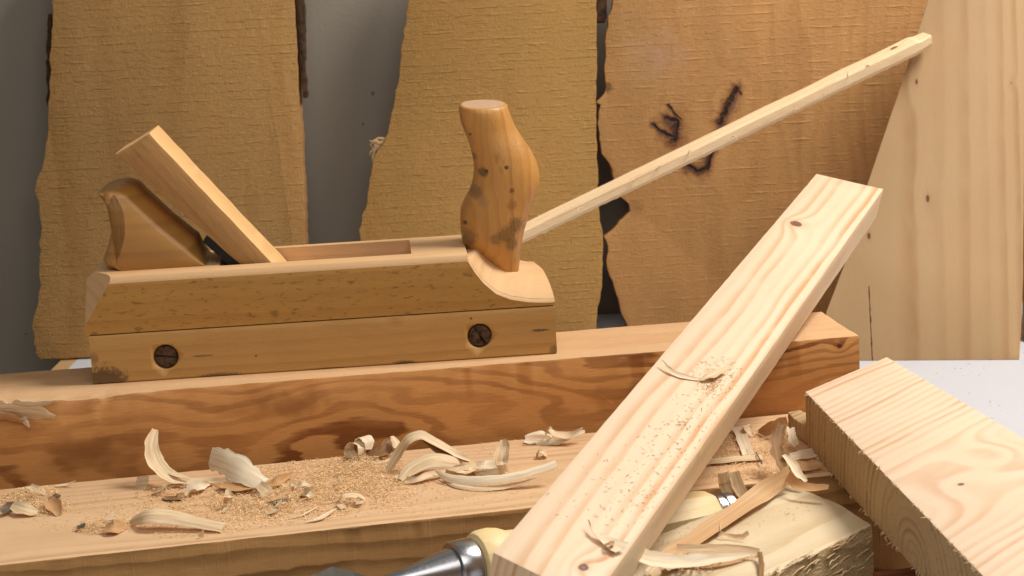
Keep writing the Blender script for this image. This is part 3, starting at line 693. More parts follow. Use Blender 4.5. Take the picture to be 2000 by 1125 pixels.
for off, v in ((-.46, 0), (-.38, .01), (-.28, .05), (-.18, .12), (-.09, .22), (-.03, .36), (0, .55), (0, tw*.25), (0, tw*.4), (0, tw*.55), (0, tw*.7), (0, tw*.85), (-.08, tw-.14), (-.34, tw)):
    r = []
    for i, p in enumerate(pts):
        t = (pts[(i+4) % nt]-pts[i-4]).normalized(); nr = Vector((t.y, -t.x))*(1 if ar > 0 else -1)
        lf = max(0, min(1, 1-(p.x-cxm-.5)/1.0)); lf = lf*lf*(3-2*lf)      # left arris is rounded much more
        o_ = off*(.16+1.5*lf*max(0, min(1, (-nr.x+.15)*2))*max(0, min(1, (p.y-HT)*3)))
        if p.y > HT+.15 and nr.y > 0: o_ += .75*max(0, math.sin(math.pi*min(1, max(0, (v-.1)/(tw+.1)))))**.8*min(1, nr.y*1.5)*min(1, (p.y-HT)*1.2)*max(0, min(1, (p.x-cxm)/1.5))*(1 if nr.x > -.35 else 0)
        zz = max(p.y+nr.y*o_, HT-.04)
        r.append(bm.verts.new((p.x+nr.x*o_, TV+v, zz)))
    rs.append(r)
for a_, b_ in zip(rs, rs[1:]):
    for i in range(nt): bm.faces.new((a_[i], b_[i], b_[(i+1) % nt], a_[(i+1) % nt]))
bm.faces.new(rs[0]); bm.faces.new(rs[-1][::-1])
bmesh.ops.triangulate(bm, faces=[f for f in bm.faces if len(f.verts) > 4])
link('tote', bm, M_tote, parent=root, angle=60)
# wedge
WV, WW = 1.15, 4.0
wq = [(292, 260), (534, 515), (470, 518), (225, 301)]
wl = [Vector(uz(x, y, WV)) for x, y in wq]
d1 = (wl[1]-wl[0]).normalized()
wl[1] = wl[1]+d1*1.6; d2 = (wl[2]-wl[3]).normalized(); wl[2] = wl[2]+d2*1.6
M_wedge = wood('beech_wedge', (176, 130, 76), (140, 94, 50), ring=.35, pith=(-4, 6), warp=.4, contrast=.3, rough=.5, fiber=.3, blotch=.12, bump=.012, seed=77, spec=.35, hatch=.2, spots=[(.15, -.6, .45, (84, 64, 48), .75, 1), (.1, -1.6, .3, (110, 84, 60), .5, 1)])
M_wedgetop = wood('beech_wedge_top', (228, 182, 122), (206, 150, 92), ring=.3, pith=(2, -9), warp=.4, contrast=.45, rough=.55, fiber=.12, blotch=.08, bump=.01, seed=78)
ang = math.atan2(d1.y, d1.x)
frw_o = wl[0]
wroot_fr = Frame(frh.wor(wl[0].x, WV, wl[0].y), frh.ex*d1.x+frh.ez*d1.y, -frh.ey, (frh.ex*d1.x+frh.ez*d1.y).cross(-frh.ey))
loc2 = []
for p in wl:
    q = p-wl[0]; loc2.append((q.dot(d1), q.x*(-d1.y)+q.y*d1.x))      # along, across
bm = bmesh.new()
def rbox(poly, w0, w1, rr=.09, rough=.035, seed=0):
    pts = resample([(p[0], p[1]) for p in poly], .3); n_ = len(pts)
    ar = sum(pts[i].x*pts[(i+1) % n_].y-pts[(i+1) % n_].x*pts[i].y for i in range(n_)); rs = []
    for off, v in ((-rr, 0), (-rr*.35, rr*.3), (0, rr), (0, (w1-w0)-rr), (-rr*.35, (w1-w0)-rr*.3), (-rr, (w1-w0))):
        r = []
        for i, p in enumerate(pts):
            t = (pts[(i+1) % n_]-pts[i-1]).normalized(); nr = Vector((t.y, -t.x))*(1 if ar > 0 else -1)
            k = off + rough*nz(p.x*1.2, p.y*1.2, v*3+seed)
            r.append(bm.verts.new((p.x+nr.x*k, p.y+nr.y*k, w0+v)))
        rs.append(r)
    for a_, b_ in zip(rs, rs[1:]):
        for i in range(n_): bm.faces.new((a_[i], b_[i], b_[(i+1) % n_], a_[(i+1) % n_]))
    bm.faces.new(rs[0]); bm.faces.new(rs[-1][::-1])
# build in (u, z) then map to the tool's frame
rbox([(p.x, p.y) for p in wl], 0, WW, seed=3)
for v in bm.verts: v.co = Vector((v.co.x, WV+v.co.z, v.co.y))
inv = wroot_fr
for v in bm.verts:
    v.co = inv.loc(frh.wor(*v.co))
bmesh.ops.recalc_face_normals(bm, faces=bm.faces)
bm.normal_update()
up_l = Vector(((frh.ex*(-d1.y)+frh.ez*d1.x).dot(inv.ex), (frh.ex*(-d1.y)+frh.ez*d1.x).dot(inv.ey), (frh.ex*(-d1.y)+frh.ez*d1.x).dot(inv.ez)))
for f in bm.faces:
    if abs(f.normal.dot(up_l)) > .6 or abs(f.normal.x) > .6: f.material_index = 1
bmesh.ops.triangulate(bm, faces=[f for f in bm.faces if len(f.verts) > 4])
wo = link('wedge', bm, [M_wedge, M_wedgetop], parent=root, angle=30)
wo.matrix_local = frh.mat().inverted() @ inv.mat()
# iron under the wedge
nn_ = Vector((-d2.y, d2.x)); nn_ = nn_ if nn_.x < 0 or nn_.y < 0 else -nn_
i0 = wl[3].lerp(wl[2], .62); i1 = wl[2]
bm = bmesh.new()
q = [i0, i1, i1+nn_*.42, i0+nn_*.42]
va = [bm.verts.new((p.x, WV+.1, p.y)) for p in q]; vb = [bm.verts.new((p.x, WV+WW-.1, p.y)) for p in q]
bm.faces.new(va); bm.faces.new(vb[::-1])
for i in range(4): bm.faces.new((va[i], vb[i], vb[(i+1) % 4], va[(i+1) % 4]))
link('iron', bm, plain('blackened_iron', (48, 46, 42), .5, metal=.8, var=.3), parent=root, smooth=False)
# front horn
HV = WP*.5
rows = [(205, 896, 991), (214, 896, 993), (230, 898.5, 999), (245, 903, 1005), (260, 909, 1014), (275, 915, 1024), (290, 919.5, 1035), (305, 923, 1043), (320, 925.5, 1049), (333, 925.5, 1052.5), (345, 924, 1053.5), (358, 921, 1053), (370, 916, 1050), (383, 909, 1046), (395, 903, 1041), (408, 899.5, 1037), (420, 898.5, 1033), (435, 899, 1028.5), (450, 900, 1024), (470, 903, 1020), (490, 920, 1017), (510, 945, 1015), (530, 960, 1013)]
bm = bmesh.new(); prev = None; NR = 48
ringsH = []
for k, (y, xl, xr) in enumerate(rows):
    ul, zl = uz(xl, y, HV); ur, zr = uz(xr, y, HV)
    cu, cz, hw = (ul+ur)/2, (zl+zr)/2, (ur-ul)/2
    dep = hw if k < 3 else (hw*.92 if hw < 1.75 else 1.62)
    ringsH.append((cu, cz, hw, min(dep, 1.62)))
def hring(cu, cz, hw, dp, slope=0, tilt=0):
    r = []
    for j in range(NR):
        th = 2*math.pi*j/NR; c_, s_ = math.cos(th), math.sin(th)
        e = .9; x = math.copysign(abs(c_)**e, c_); y = math.copysign(abs(s_)**e, s_)
        r.append(bm.verts.new((cu+hw*x, HV+dp*y, cz+slope*hw*x+tilt*dp*y)))
    return r
c0 = ringsH[0]
seq = [(c0[0], c0[1]+.05, c0[2]*.86, c0[3]*.86), (c0[0], c0[1]+.045, c0[2]*.94, c0[3]*.94), (c0[0], c0[1]-.03, c0[2]*.99, c0[3]*.99)] + ringsH[1:]
for si, s_ in enumerate(seq):
    r = hring(*s_, slope=-.03, tilt=(.11, .11, .10, .07, .04, .02)[si] if si < 6 else 0)
    if prev:
        for j in range(NR): bm.faces.new((prev[j], r[j], r[(j+1) % NR], prev[(j+1) % NR]))
    else:
        f = bm.faces.new(r); f.material_index = 1
    prev = r
bm.faces.new(prev[::-1])
M_horn = wood('polished_horn_wood', (194, 138, 68), (150, 96, 42), ring=.42, pith=(-3, 14), warp=2.2, wsc=(.14, .25, .25), contrast=.45, swap=True, rough=.36, fiber=.10, blotch=.35, bump=.03, seed=81, knotaxis='xz', spec=.5, coat=.12, stain=((.5, 1.3, 1.3), .6, (118, 80, 42), .45), hatch=.15,
              spots=[uz(x, y, HV-1.5)+(r_, c_, a_) for x, y, r_, c_, a_ in ((989, 327, .13, (60, 40, 24), .9), (944, 338, .28, (84, 60, 34), .8), (951, 335, .1, (50, 40, 30), .8), (920, 265, .07, (50, 34, 20), .9), (930, 378, .4, (92, 76, 60), .55), (945, 395, .35, (160, 112, 80), .45),
                      (910, 438, .13, (48, 36, 24), .85), (1000, 400, .3, (130, 86, 36), .5), (1008, 440, .5, (84, 66, 40), .6), (990, 458, .5, (92, 72, 44), .6), (968, 468, .35, (96, 78, 56), .5), (915, 466, .5, (118, 90, 60), .7), (925, 310, .25, (92, 64, 34), .6), (1000, 478, .4, (90, 72, 48), .6), (1000, 372, .16, (90, 54, 24), .7))])
M_horntop = plain('worn_horn_end', (186, 150, 118), .7, var=.2, sc=3, bump=.01)
link('front_horn', bm, [M_horn, M_horntop], parent=root, angle=50)

# ------------------------------------------------------------------ chisel
CZ = 4.8
ca, cb = onz(905, 1108, CZ), onz(1404, 1003, CZ-.3)
exc = (cb-ca).normalized(); eyc = Vector((0, 0, 1)).cross(exc).normalized()
frc = Frame(ca, exc, eyc, exc.cross(eyc))
ch = empty('chisel', frc); tag(ch, 'chisel with a steel ferrule and pale wooden handle, lying under the long plank', 'chisel')
def lathe(bm, prof, seg=48, sq=None):
    prev = None
    for k, (x, r) in enumerate(prof):
        rr = []
        for j in range(seg):
            th = 2*math.pi*j/seg
            q = r
            if sq and sq(x) > 0:
                m8 = math.cos(((th+math.pi/8) % (math.pi/4))-math.pi/8); q = r*(1-sq(x)) + sq(x)*r*.94/m8
            rr.append(bm.verts.new((x, q*math.cos(th), q*math.sin(th))))
        if prev:
            for j in range(seg): bm.faces.new((prev[j], rr[j], rr[(j+1) % seg], prev[(j+1) % seg]))
        else: bm.faces.new(rr)
        prev = rr
    bm.faces.new(prev[::-1])
LC = (cb-ca).length
M_steel = plain('bright_steel', (186, 186, 188), .24, metal=1, var=.08, sc=8, bump=.004)
M_blade = plain('ground_steel', (62, 59, 54), .5, metal=1, var=.15, sc=5, bump=.006)
M_handle = wood('boxwood_handle', (236, 210, 156), (216, 180, 122), ring=.25, pith=(0, -2), warp=.4, contrast=.35, rough=.45, fiber=.12, blotch=.08, bump=.01, seed=91)
bm = bmesh.new(); lathe(bm, [(-.52, 1.10), (-.50, 1.16), (-.42, 1.2), (.38, 1.22), (.48, 1.19), (.54, 1.1), (.7, 1.05)]); link('ferrule', bm, M_steel, parent=ch, angle=40)
bm = bmesh.new(); lathe(bm, [(-3.8, .28), (-3.6, .36), (-2.4, .56), (-1.2, .82), (-.54, .95)]); link('socket', bm, M_steel, parent=ch, angle=40)
bm = bmesh.new()
hp = [(.58, 1.15), (.66, 1.34), (.9, 1.44), (1.4, 1.46), (1.8, 1.38), (2.2, 1.2), (2.8, 1.15), (4, 1.15), (6, 1.2), (8, 1.25), (LC-2.4, 1.28), (LC-1.0, 1.22), (LC-.5, 1.12), (LC-.36, .95)]
lathe(bm, hp, sq=lambda x: max(0, min(1, (x-3)/3))*.9); link('handle', bm, M_handle, parent=ch, angle=30)
bm = bmesh.new(); lathe(bm, [(LC-.36, .92), (LC-.3, .98), (LC-.05, 1.0), (LC+.0, .92), (LC+.08, .92), (LC+.14, 1.0), (LC+.5, 1.0), (LC+.58, .9)]); link('hoop', bm, M_steel, parent=ch, angle=40)
bm = bmesh.new(); prev = None
for x, hy, hz in ((-3.5, .3, .3), (-4.1, .5, .26), (-4.8, 1.05, .2), (-5.6, 1.5, .17), (-6.4, 1.3, .16), (-16, 1.28, .15), (-17.2, 1.28, .02)):
    # the blade stands almost on edge, turned a little towards us
    r = []
    for (a_, b_) in ((-1, -1), (1, -1), (1, 1), (-1, 1)):
        yy, zz = a_*hy, b_*hz
        t = math.radians(38); r.append(bm.verts.new((x, yy*math.cos(t)-zz*math.sin(t), yy*math.sin(t)+zz*math.cos(t)-.25)))
    if prev:
        for j in range(4): bm.faces.new((prev[j], r[j], r[(j+1) % 4], prev[(j+1) % 4]))
    else: bm.faces.new(r)
    prev = r
bm.faces.new(prev[::-1])
link('blade', bm, M_blade, parent=ch, smooth=False)
# what the chisel lies on, out of the picture below the plank
q = ca.lerp(cb, .45); q.z = 0
bm = prism([(-1.8, -1.5), (1.8, -1.5), (1.8, 1.5), (-1.8, 1.5)], 0, CZ-1.32, step=.6, seed=95)
tag(link('pine_offcut', bm, [M_sawnend], Frame(q, exc, eyc, (0, 0, 1)), angle=30), 'small square offcut under the chisel handle, hidden below the long plank', 'offcut')

# dark red timber low in the shadow under the mitred offcut
frx = yawframe((16.5, 60, 0), 10)
bm = prism([(0, 0), (13, 0), (13, 11), (0, 11)], 0, 4.2, step=.6, seed=98)
tag(link('pine_offcut', bm, [wood('reddish_timber', (128, 72, 38), (84, 44, 22), ring=.5, rough=.8, seed=99)], frx, angle=30), 'dark reddish timber in the shadow beneath the broad bright offcut', 'offcut')
# plank's near end rests on a scrap, out of the picture
q = frp.wor(-Lp+2.2, -wp*.5, -tp)
bm = prism([(-1.2, -1.2), (1.2, -1.2), (1.2, 1.2), (-1.2, 1.2)], 0, q.z-.35, step=.6, seed=96)
tag(link('pine_offcut', bm, [M_sawnend], Frame((q.x, q.y, 0), (1, .6, 0), (-.6, 1, 0), (0, 0, 1)), angle=30), 'upright scrap propping the near end of the long plank, below the frame', 'offcut')

# ------------------------------------------------------------------ shavings
def shmat(name, a, b, sd, trans=.25):
    n = NT(name)
    uv = n.t.nodes.new('ShaderNodeUVMap').outputs[0]
    f = n.noise((.5, 7, 1), 4, .65, vec=uv, off=(sd, 0, 0)); g = n.noise((.25, 2.2, 1), 2, .5, vec=uv, off=(0, sd, 0))
    c = n.mix(n.ss(n.ma('ADD', n.ma('MULTIPLY', f, .6), n.ma('MULTIPLY', g, .4)), .36, .64, 0, 1), lin(a), lin(b))
    n.put(n.b.inputs['Base Color'], c); n.b.inputs['Roughness'].default_value = .6; n.b.inputs['Specular IOR Level'].default_value = .3
    tr = n.t.nodes.new('ShaderNodeBsdfTranslucent'); n.put(tr.inputs[0], c)
    mx = n.t.nodes.new('ShaderNodeMixShader'); mx.inputs[0].default_value = .2
    n.t.links.new(n.b.outputs[0], mx.inputs[1]); n.t.links.new(tr.outputs[0], mx.inputs[2]); n.t.links.new(mx.outputs[0], n.out.inputs[0])
    return n.m
SH = {'w': shmat('shaving_white', (250, 240, 216), (230, 200, 156), 1), 'c': shmat('shaving_cream', (246, 226, 190), (216, 178, 128), 2),
      'o': shmat('shaving_tan', (222, 178, 128), (200, 150, 98), 3), 'l': shmat('shaving_peach', (228, 190, 144), (212, 170, 122), 8), 'b': shmat('shaving_brown', (170, 128, 84), (126, 90, 56), 4), 'g': shmat('shaving_grey', (132, 116, 94), (92, 76, 58), 5)}
on2 = lambda x, y, h: onz(x, y, BZ2+.03+h)
onk = lambda x, y, h: onz(x, y, KZ+.02+h)
def onp(x, y, h): q = frp.px(x, y, h); return frp.wor(q.x, q.y, h)
def cat(P, k):
    out = []
    Q = [P[0]*2-P[1]] + list(P) + [P[-1]*2-P[-2]]
    for i in range(1, len(Q)-2):
        for j in range(k):
            t = j/k; a, b, c, d = Q[i-1], Q[i], Q[i+1], Q[i+2]
            out.append(.5*((2*b)+(c-a)*t+(2*a-5*b+4*c-d)*t*t+(3*b-a-3*c+d)*t*t*t))
    out.append(P[-1]); return out
def ribbon(pts, base, width, wd0, wd1=None, cup=.15, rag=.06, seed=0, th=.018, k=7, nw=6):
    P = cat([base(*p) for p in pts], k); N = len(P); wd0 = Vector(wd0); wd1 = Vector(wd1 or wd0)
    Ws = width if isinstance(width, (list, tuple)) else [width*.6, width, width, width*.7]
    bm = bmesh.new(); top = []; bot = []; uvl = bm.loops.layers.uv.new('UVMap'); uvd = {}
    for i, p in enumerate(P):
        f = i/(N-1); t = (P[min(i+1, N-1)]-P[max(i-1, 0)]).normalized()
        wv = wd0.lerp(wd1, f); wv = (wv - t*wv.dot(t)).normalized(); nr = t.cross(wv).normalized()
        if nr.z < 0: nr = -nr
        q = f*(len(Ws)-1); a = int(min(q, len(Ws)-2)); W = Ws[a]+(Ws[a+1]-Ws[a])*(q-a)
        rt, rb = [], []
        for j in range(nw+1):
            g = j/nw*2-1
            e = rag*1.4*nz(i*.3+seed*3, g*2, seed) + rag*.35*nz(i*1.1, seed, g*3)
            gg = g*W*.5*(1+e*1.6*abs(g)) + .04*nz(i*.3, seed, 2)
            al = t*(rag*.9*W*nz(g*4, seed*1.7, 5)*(1 if i == N-1 else (-1 if i == 0 else 0)))
            c = p + wv*gg + nr*(-cup*W*(1-g*g) + .018*nz(i*.25, g*3, seed)) + al
            rt.append(bm.verts.new(c+nr*th*.5)); rb.append(bm.verts.new(c-nr*th*.5)); uvd[rt[-1]] = uvd[rb[-1]] = (i*.12, g*W)
        top.append(rt); bot.append(rb)
    for i in range(N-1):
        for j in range(nw):
            bm.faces.new((top[i][j], top[i+1][j], top[i+1][j+1], top[i][j+1])); bm.faces.new((bot[i][j], bot[i][j+1], bot[i+1][j+1], bot[i+1][j]))
        bm.faces.new((top[i][0], bot[i][0], bot[i+1][0], top[i+1][0])); bm.faces.new((top[i][nw], top[i+1][nw], bot[i+1][nw], bot[i][nw]))
    for j in range(nw):
        bm.faces.new((top[0][j], top[0][j+1], bot[0][j+1], bot[0][j])); bm.faces.new((top[-1][j], bot[-1][j], bot[-1][j+1], top[-1][j+1]))
    for f in bm.faces:
        for l in f.loops: l[uvl].uv = uvd[l.vert]
    return bm
SEED = [100]
def shaving(label, m, base, strips, group='wood shavings scattered over the timber'):
    """strips: one or more ribbons that belong to one shaving; the first is the shaving, the rest its torn layers"""
    first = None
    for sp_ in strips:
        SEED[0] += 1
        kw = dict(sp_[5]) if len(sp_) > 5 else {}
        mm = kw.pop('m', m)
        bm = ribbon(sp_[0], base, sp_[1], sp_[2], sp_[3] if len(sp_) > 3 else None, seed=SEED[0], **({'cup': sp_[4]} if len(sp_) > 4 else {}), **kw)
        c = base(sp_[0][0][0], sp_[0][0][1], 0) if first is None else None
        if first is None:
            fr = Frame(c, (1, 0, 0), (0, 1, 0), (0, 0, 1)); org = c
        for v in bm.verts: v.co -= org
        o = link('wood_shaving' if first is None else 'torn_layer', bm, SH[mm], fr if first is None else None, parent=first, angle=45)
        if first is None: first = o
    tag(first, label, 'wood shaving', group); return first
Yd = (.15, 1, .1); Yu = (0, .8, .6); XY = (.6, .8, 0)
shaving('tall upturned curl, the highest shaving, left of the torn white sheet', 'c', on2, [
    ([(303, 838, 2.6), (296, 868, 2.0), (303, 898, 1.3), (325, 925, .7), (360, 938, .3), (430, 938, .25), (505, 930, .5)], [.3, .75, .95, .8, .5, .35, .15], (.75, .6, .2), (0, .9, .4), .12),
    ([(299, 860, 1.9), (310, 895, 1.2), (335, 922, .7), (370, 934, .4)], [.1, .3, .35, .1], (.8, .5, .3), (0, .9, .5), .1)])
shaving('broad torn white sheet propped up beside the tall curl', 'w', on2, [
    ([(412, 893, 1.1), (440, 903, 1.05), (475, 922, .8), (515, 946, .35)], [1.0, 1.35, 1.3, .7], (-.1, .5, .9), (.1, .8, .5), -.08, {'rag': .22}),
    ([(430, 945, .25), (460, 950, .3), (520, 948, .3)], [.5, .9, .4], (.3, .9, .1), (.1, 1, .2), .1, {'m': 'o', 'rag': .2})])
shaving('bright white cupped chip below the tall curl', 'w', on2, [([(362, 966, .1), (375, 952, .35), (395, 947, .35), (410, 945, .15)], [.5, .9, .5, .1], (.2, 1, .3), None, .2)])
shaving('small pale square flake under the foot of the tall curl', 'c', on2, [([(264, 945, .15), (288, 943, .3)], [.75, .7], (0, .7, .7), None, .05)])
shaving('little tan curl between the square flake and the white cupped chip', 'c', on2, [([(297, 962, .05), (312, 955, .3), (330, 943, .55)], [.25, .5, .15], (.2, .9, .3), None, .2)])
shaving('dull brown chip below the little tan curl', 'b', on2, [([(318, 972, .05), (345, 972, .15), (362, 966, .1)], [.25, .55, .2], (.2, 1, .1), None, .1)])
shaving('thin white sliver lying behind the white cupped chip', 'w', on2, [([(325, 948, .05), (345, 946, .12), (362, 950, .05)], .28, (.1, 1, .1), None, .1)])
shaving('long smooth flat shaving nearest the front edge on the left', 'c', on2, [([(258, 1016, .15), (290, 1008, .6), (330, 1010, .55), (380, 1020, .35), (438, 1030, .15)], [.5, 1.1, 1.0, .75, .7], (.1, .9, .4), (.1, .9, .3), -.12)])
shaving('small folded flake standing above the long smooth shaving', 'c', on2, [([(440, 982, .2), (447, 970, .6), (444, 955, .9)], [.2, .5, .15], (.9, .3, .1), None, .2), ([(436, 1000, .05), (450, 982, .2)], [.2, .35], (.5, .8, .2))])
shaving('orange-tan flat chip right of the torn white sheet', 'o', on2, [([(522, 950, .1), (545, 938, .3), (572, 924, .25)], [.6, .55, .1], (.2, .9, .5), None, .1)])
shaving('thin see-through flake under the orange-tan chip', 'c', on2, [([(505, 945, .5), (520, 958, .3), (530, 965, .05)], [.4, .7, .4], (.5, .6, .6), None, .1)])
shaving('white curled crumb, upper left of three white crumbs', 'w', on2, [([(562, 958, .05), (570, 948, .25), (580, 950, .1)], [.3, .4, .2], (.3, .9, .2), None, .3)])
shaving('white curled crumb, upper right of three white crumbs', 'w', on2, [([(578, 950, .15), (592, 945, .3), (612, 950, .05)], [.3, .35, .1], (.1, .9, .4), None, .2)])
shaving('largest and lowest of three white crumbs', 'w', on2, [([(588, 962, .05), (598, 960, .35), (610, 970, .1)], [.4, .65, .3], (.3, .9, .3), None, .35)])
shaving('grey weathered strip among the sawdust', 'g', on2, [([(512, 985, .05), (540, 979, .15), (572, 973, .05)], [.15, .32, .12], (.2, 1, .1))])
shaving('pale triangular flake beside the grey weathered strip', 'c', on2, [([(520, 1004, .05), (538, 994, .25), (549, 976, .5)], [.2, .5, .1], (.4, .8, .4), None, .1)])
shaving('thin bright white sliver curving near the front edge', 'w', on2, [([(597, 1020, .03), (625, 1012, .1), (657, 993, .2)], [.05, .28, .05], (.2, 1, .2), None, .1)])
shaving('threadlike pale strand left of the bright white sliver', 'c', on2, [([(565, 1012, .03), (595, 1004, .1), (622, 988, .1)], [.06, .1, .04], (.2, 1, .2))])
shaving('small open loop of shaving right of the bright white sliver', 'c', on2, [([(672, 993, .05), (662, 982, .2), (670, 970, .45), (690, 967, .45), (704, 973, .3), (700, 985, .15)], [.3, .38, .38, .38, .45, .3], (.15, 1, .3), None, 0), ])
shaving('tiny upright white splinter at the front edge', 'w', on2, [([(393, 1048, .02), (396, 1036, .35)], [.3, .06], (1, .2, 0))])
shaving('rolled white curl like a ball near the brown timber', 'w', on2, [
    ([(690, 893, .15), (682, 880, .45), (686, 866, .8), (698, 860, .95), (708, 868, .8), (706, 884, .4), (698, 892, .2)], [.6, .8, .85, .85, .8, .6], (.5, .8, .1), None, .1),
    ([(700, 856, .95), (712, 853, 1.1), (720, 862, .9), (720, 878, .5)], [.6, .7, .7, .4], (.7, .7, 0), None, 0)])
shaving('fuzzy brown chip right of the rolled white curl', 'b', on2, [([(716, 893, .1), (745, 880, .4), (772, 858, .75)], [.4, .8, .5], (.2, .8, .6), None, .1, {'rag': .3}), ([(765, 852, 1.0), (772, 862, .8), (774, 876, .5)], [.2, .45, .3], (.8, .6, 0), None, 0, {'m': 'c'})])
shaving('pale strand bowed under the fuzzy brown chip', 'w', on2, [([(698, 893, .1), (722, 902, .08), (748, 903, .08), (772, 890, .15)], [.08, .14, .12, .05], (.1, 1, .3))])
shaving('straight thin strand left of the bowed strand', 'c', on2, [([(662, 925, .05), (700, 900, .12)], [.06, .12], (.6, .8, 0))])
shaving('tall bent shaving folded like an arch', 'c', on2, [
    ([(757, 918, .15), (778, 885, .95), (796, 860, 1.6), (822, 850, 1.8), (860, 868, 1.3), (890, 885, .8), (920, 900, .45)], [.45, .7, .6, .6, .55, .45, .15], (-.45, .8, .45), (.1, .8, .6), .1),
    ([(826, 856, 1.6), (860, 878, 1.0), (915, 903, .3)], [.2, .55, .1], (0, .4, .9), None, .05, {'m': 'b'})])
shaving('leaf-shaped shaving lying under the arch', 'c', on2, [([(782, 938, .08), (805, 915, .45), (845, 899, .7), (885, 901, .5), (905, 906, .2)], [.3, .85, .95, .7, .2], (.1, .85, .5), None, -.15), ([(838, 890, .8), (870, 895, .6), (900, 903, .3)], [.3, .5, .1], (.1, .8, .6))])
shaving('rippled strip in front of the leaf-shaped shaving', 'c', on2, [([(776, 926, .25), (788, 937, .1), (815, 936, .2), (845, 925, .3), (885, 918, .25)], [.3, .5, .4, .4, .2], (.1, .9, .4), None, .25)])
shaving('long crescent shaving reaching towards the plank', 'w', on2, [
    ([(852, 918, .45), (872, 932, .3), (905, 938, .3), (950, 938, .4), (1000, 931, .55), (1045, 920, .75), (1087, 906, 1.0)], [.15, .4, .5, .5, .45, .45, .5], (.05, .75, .6), (-.2, .8, .5), -.1),
    ([(860, 930, .15), (890, 948, .08), (940, 955, .06), (1000, 948, .15), (1050, 934, .45)], [.1, .3, .4, .35, .1], (.05, .9, .3), None, -.1, {'m': 'c'}),
    ([(870, 920, .5), (900, 932, .35), (940, 936, .3)], [.2, .4, .1], (.05, .5, .8), None, .1, {'m': 'o'})])
shaving('shallow white cup behind the long crescent', 'w', on2, [
    ([(918, 905, .3), (935, 910, .35), (960, 908, .4), (983, 914, .4)], [.5, 1.25, 1.2, .4], (.1, 1, .1), None, .22),
    ([(928, 920, .2), (950, 927, .12), (985, 918, .35)], [.3, .6, .3], (0, .5, .8), None, -.05, {'m': 'c'})])
shaving('thin see-through flap standing behind the shallow white cup', 'c', on2, [([(983, 922, .3), (979, 895, 1.0), (984, 870, 1.5), (982, 858, 1.75)], [.4, .7, .6, .25], (.95, .2, .1), (.9, -.3, .1), .2)])
shaving('folded leaf of shaving left of the shallow white cup', 'c', on2, [([(876, 922, .45), (900, 920, .45), (925, 915, .4)], [.4, .6, .3], (0, .9, .4), None, .2), ([(885, 914, .5), (912, 911, .55), (930, 905, .4)], [.2, .4, .2], (0, .6, .8), None, .1)])
shaving('layered bundle of shavings at the back beside the plank', 'w', on2, [
    ([(1025, 857, .2), (1055, 858, .2), (1090, 856, .3), (1142, 842, .6)], [.5, .85, .8, .2], (.1, .8, .6), None, .12, {'rag': .2}),
    ([(1030, 850, .5), (1055, 845, .6), (1078, 853, .35)], [.15, .28, .2], (.1, .8, .4), None, .1),
    ([(1065, 850, .4), (1072, 838, .8), (1082, 846, .6), (1110, 850, .5), (1138, 836, .9)], [.2, .35, .4, .5, .1], (.1, .8, .5), None, .1, {'m': 'c'})])
shaving('small knot-like crumb in front of the layered bundle', 'c', on2, [([(1048, 892, .05), (1050, 882, .3), (1060, 882, .32), (1066, 890, .1), (1056, 894, .02)], [.3, .5, .5, .3], (.2, 1, .1), None, .2)])
# torn pale wood at the left front arris of the brown timber
beam1 = [o for o in bpy.data.objects if o.name == 'timber_beam'][0]
onf = lambda x, y, h: onpl(x, y, frb1.wor(0, -h, 0), frb1.ey)
for pts, W, wd, mm in (([(-10, 800, .1), (30, 800, .12), (75, 806, .15), (108, 815, .1)], [1.0, 1.1, .8, .2], (0, -.3, 1), 'c'), ([(28, 787, .3), (60, 790, .35), (110, 783, .2)], [.5, .6, .15], (0, -.6, .8), 'w'),
                       ([(45, 815, .25), (50, 824, .3), (57, 835, .35)], [.4, .35, .1], (1, -.3, 0), 'w'), ([(-10, 812, .3), (20, 815, .3), (52, 826, .2)], [.5, .6, .2], (0, -.5, .8), 'o')):
    SEED[0] += 1
    bm = ribbon(pts, onf, W, wd, seed=SEED[0], cup=.1, rag=.2)
    for v in bm.verts: v.co = frb1.loc(v.co)
    link('torn_splinter', bm, SH[mm], parent=beam1, angle=45)
# far left heap
shaving('white chip tilted at the back of the far left sawdust heap', 'w', on2, [([(58, 948, .25), (72, 956, .25), (88, 963, .1)], [.3, .5, .3], (.2, .9, .3))])
shaving('thin white sliver right of the far left sawdust heap', 'w', on2, [([(108, 949, .05), (130, 946, .1), (147, 939, .3)], [.06, .25, .05], (.1, 1, .3))])
shaving('pale flat chip on the front of the far left sawdust heap', 'c', on2, [([(20, 985, .35), (45, 992, .35), (72, 1002, .1)], [.4, .85, .4], (.1, .9, .4), None, .1)])
shaving('tan curved chip at the right of the far left sawdust heap', 'o', on2, [([(92, 975, .5), (104, 985, .35), (115, 1005, .05)], [.5, .8, .3], (.6, .6, .4), None, .2)])
shaving('dark grey chip at the left edge, in the far left heap', 'g', on2, [([(2, 998, .3), (18, 990, .35), (32, 986, .2)], [.3, .5, .3], (.1, .9, .4))])
shaving('grey chip behind the tan curved chip', 'g', on2, [([(96, 978, .35), (108, 972, .35), (118, 968, .15)], [.2, .4, .1], (.1, .9, .4))])
shaving('golden broken chip in the low sawdust heap', 'o', on2, [([(203, 1030, .25), (222, 1028, .35), (246, 1028, .1)], [.4, .8, .3], (.1, .9, .4), None, .1)])
shaving('thin dark chip left in the low sawdust heap', 'g', on2, [([(150, 1030, .15), (165, 1026, .25)], [.2, .35], (.1, .9, .4))])
shaving('white scrap on top of the low sawdust heap', 'w', on2, [([(205, 1012, .3), (225, 1012, .35)], [.2, .3], (.1, .9, .3))])
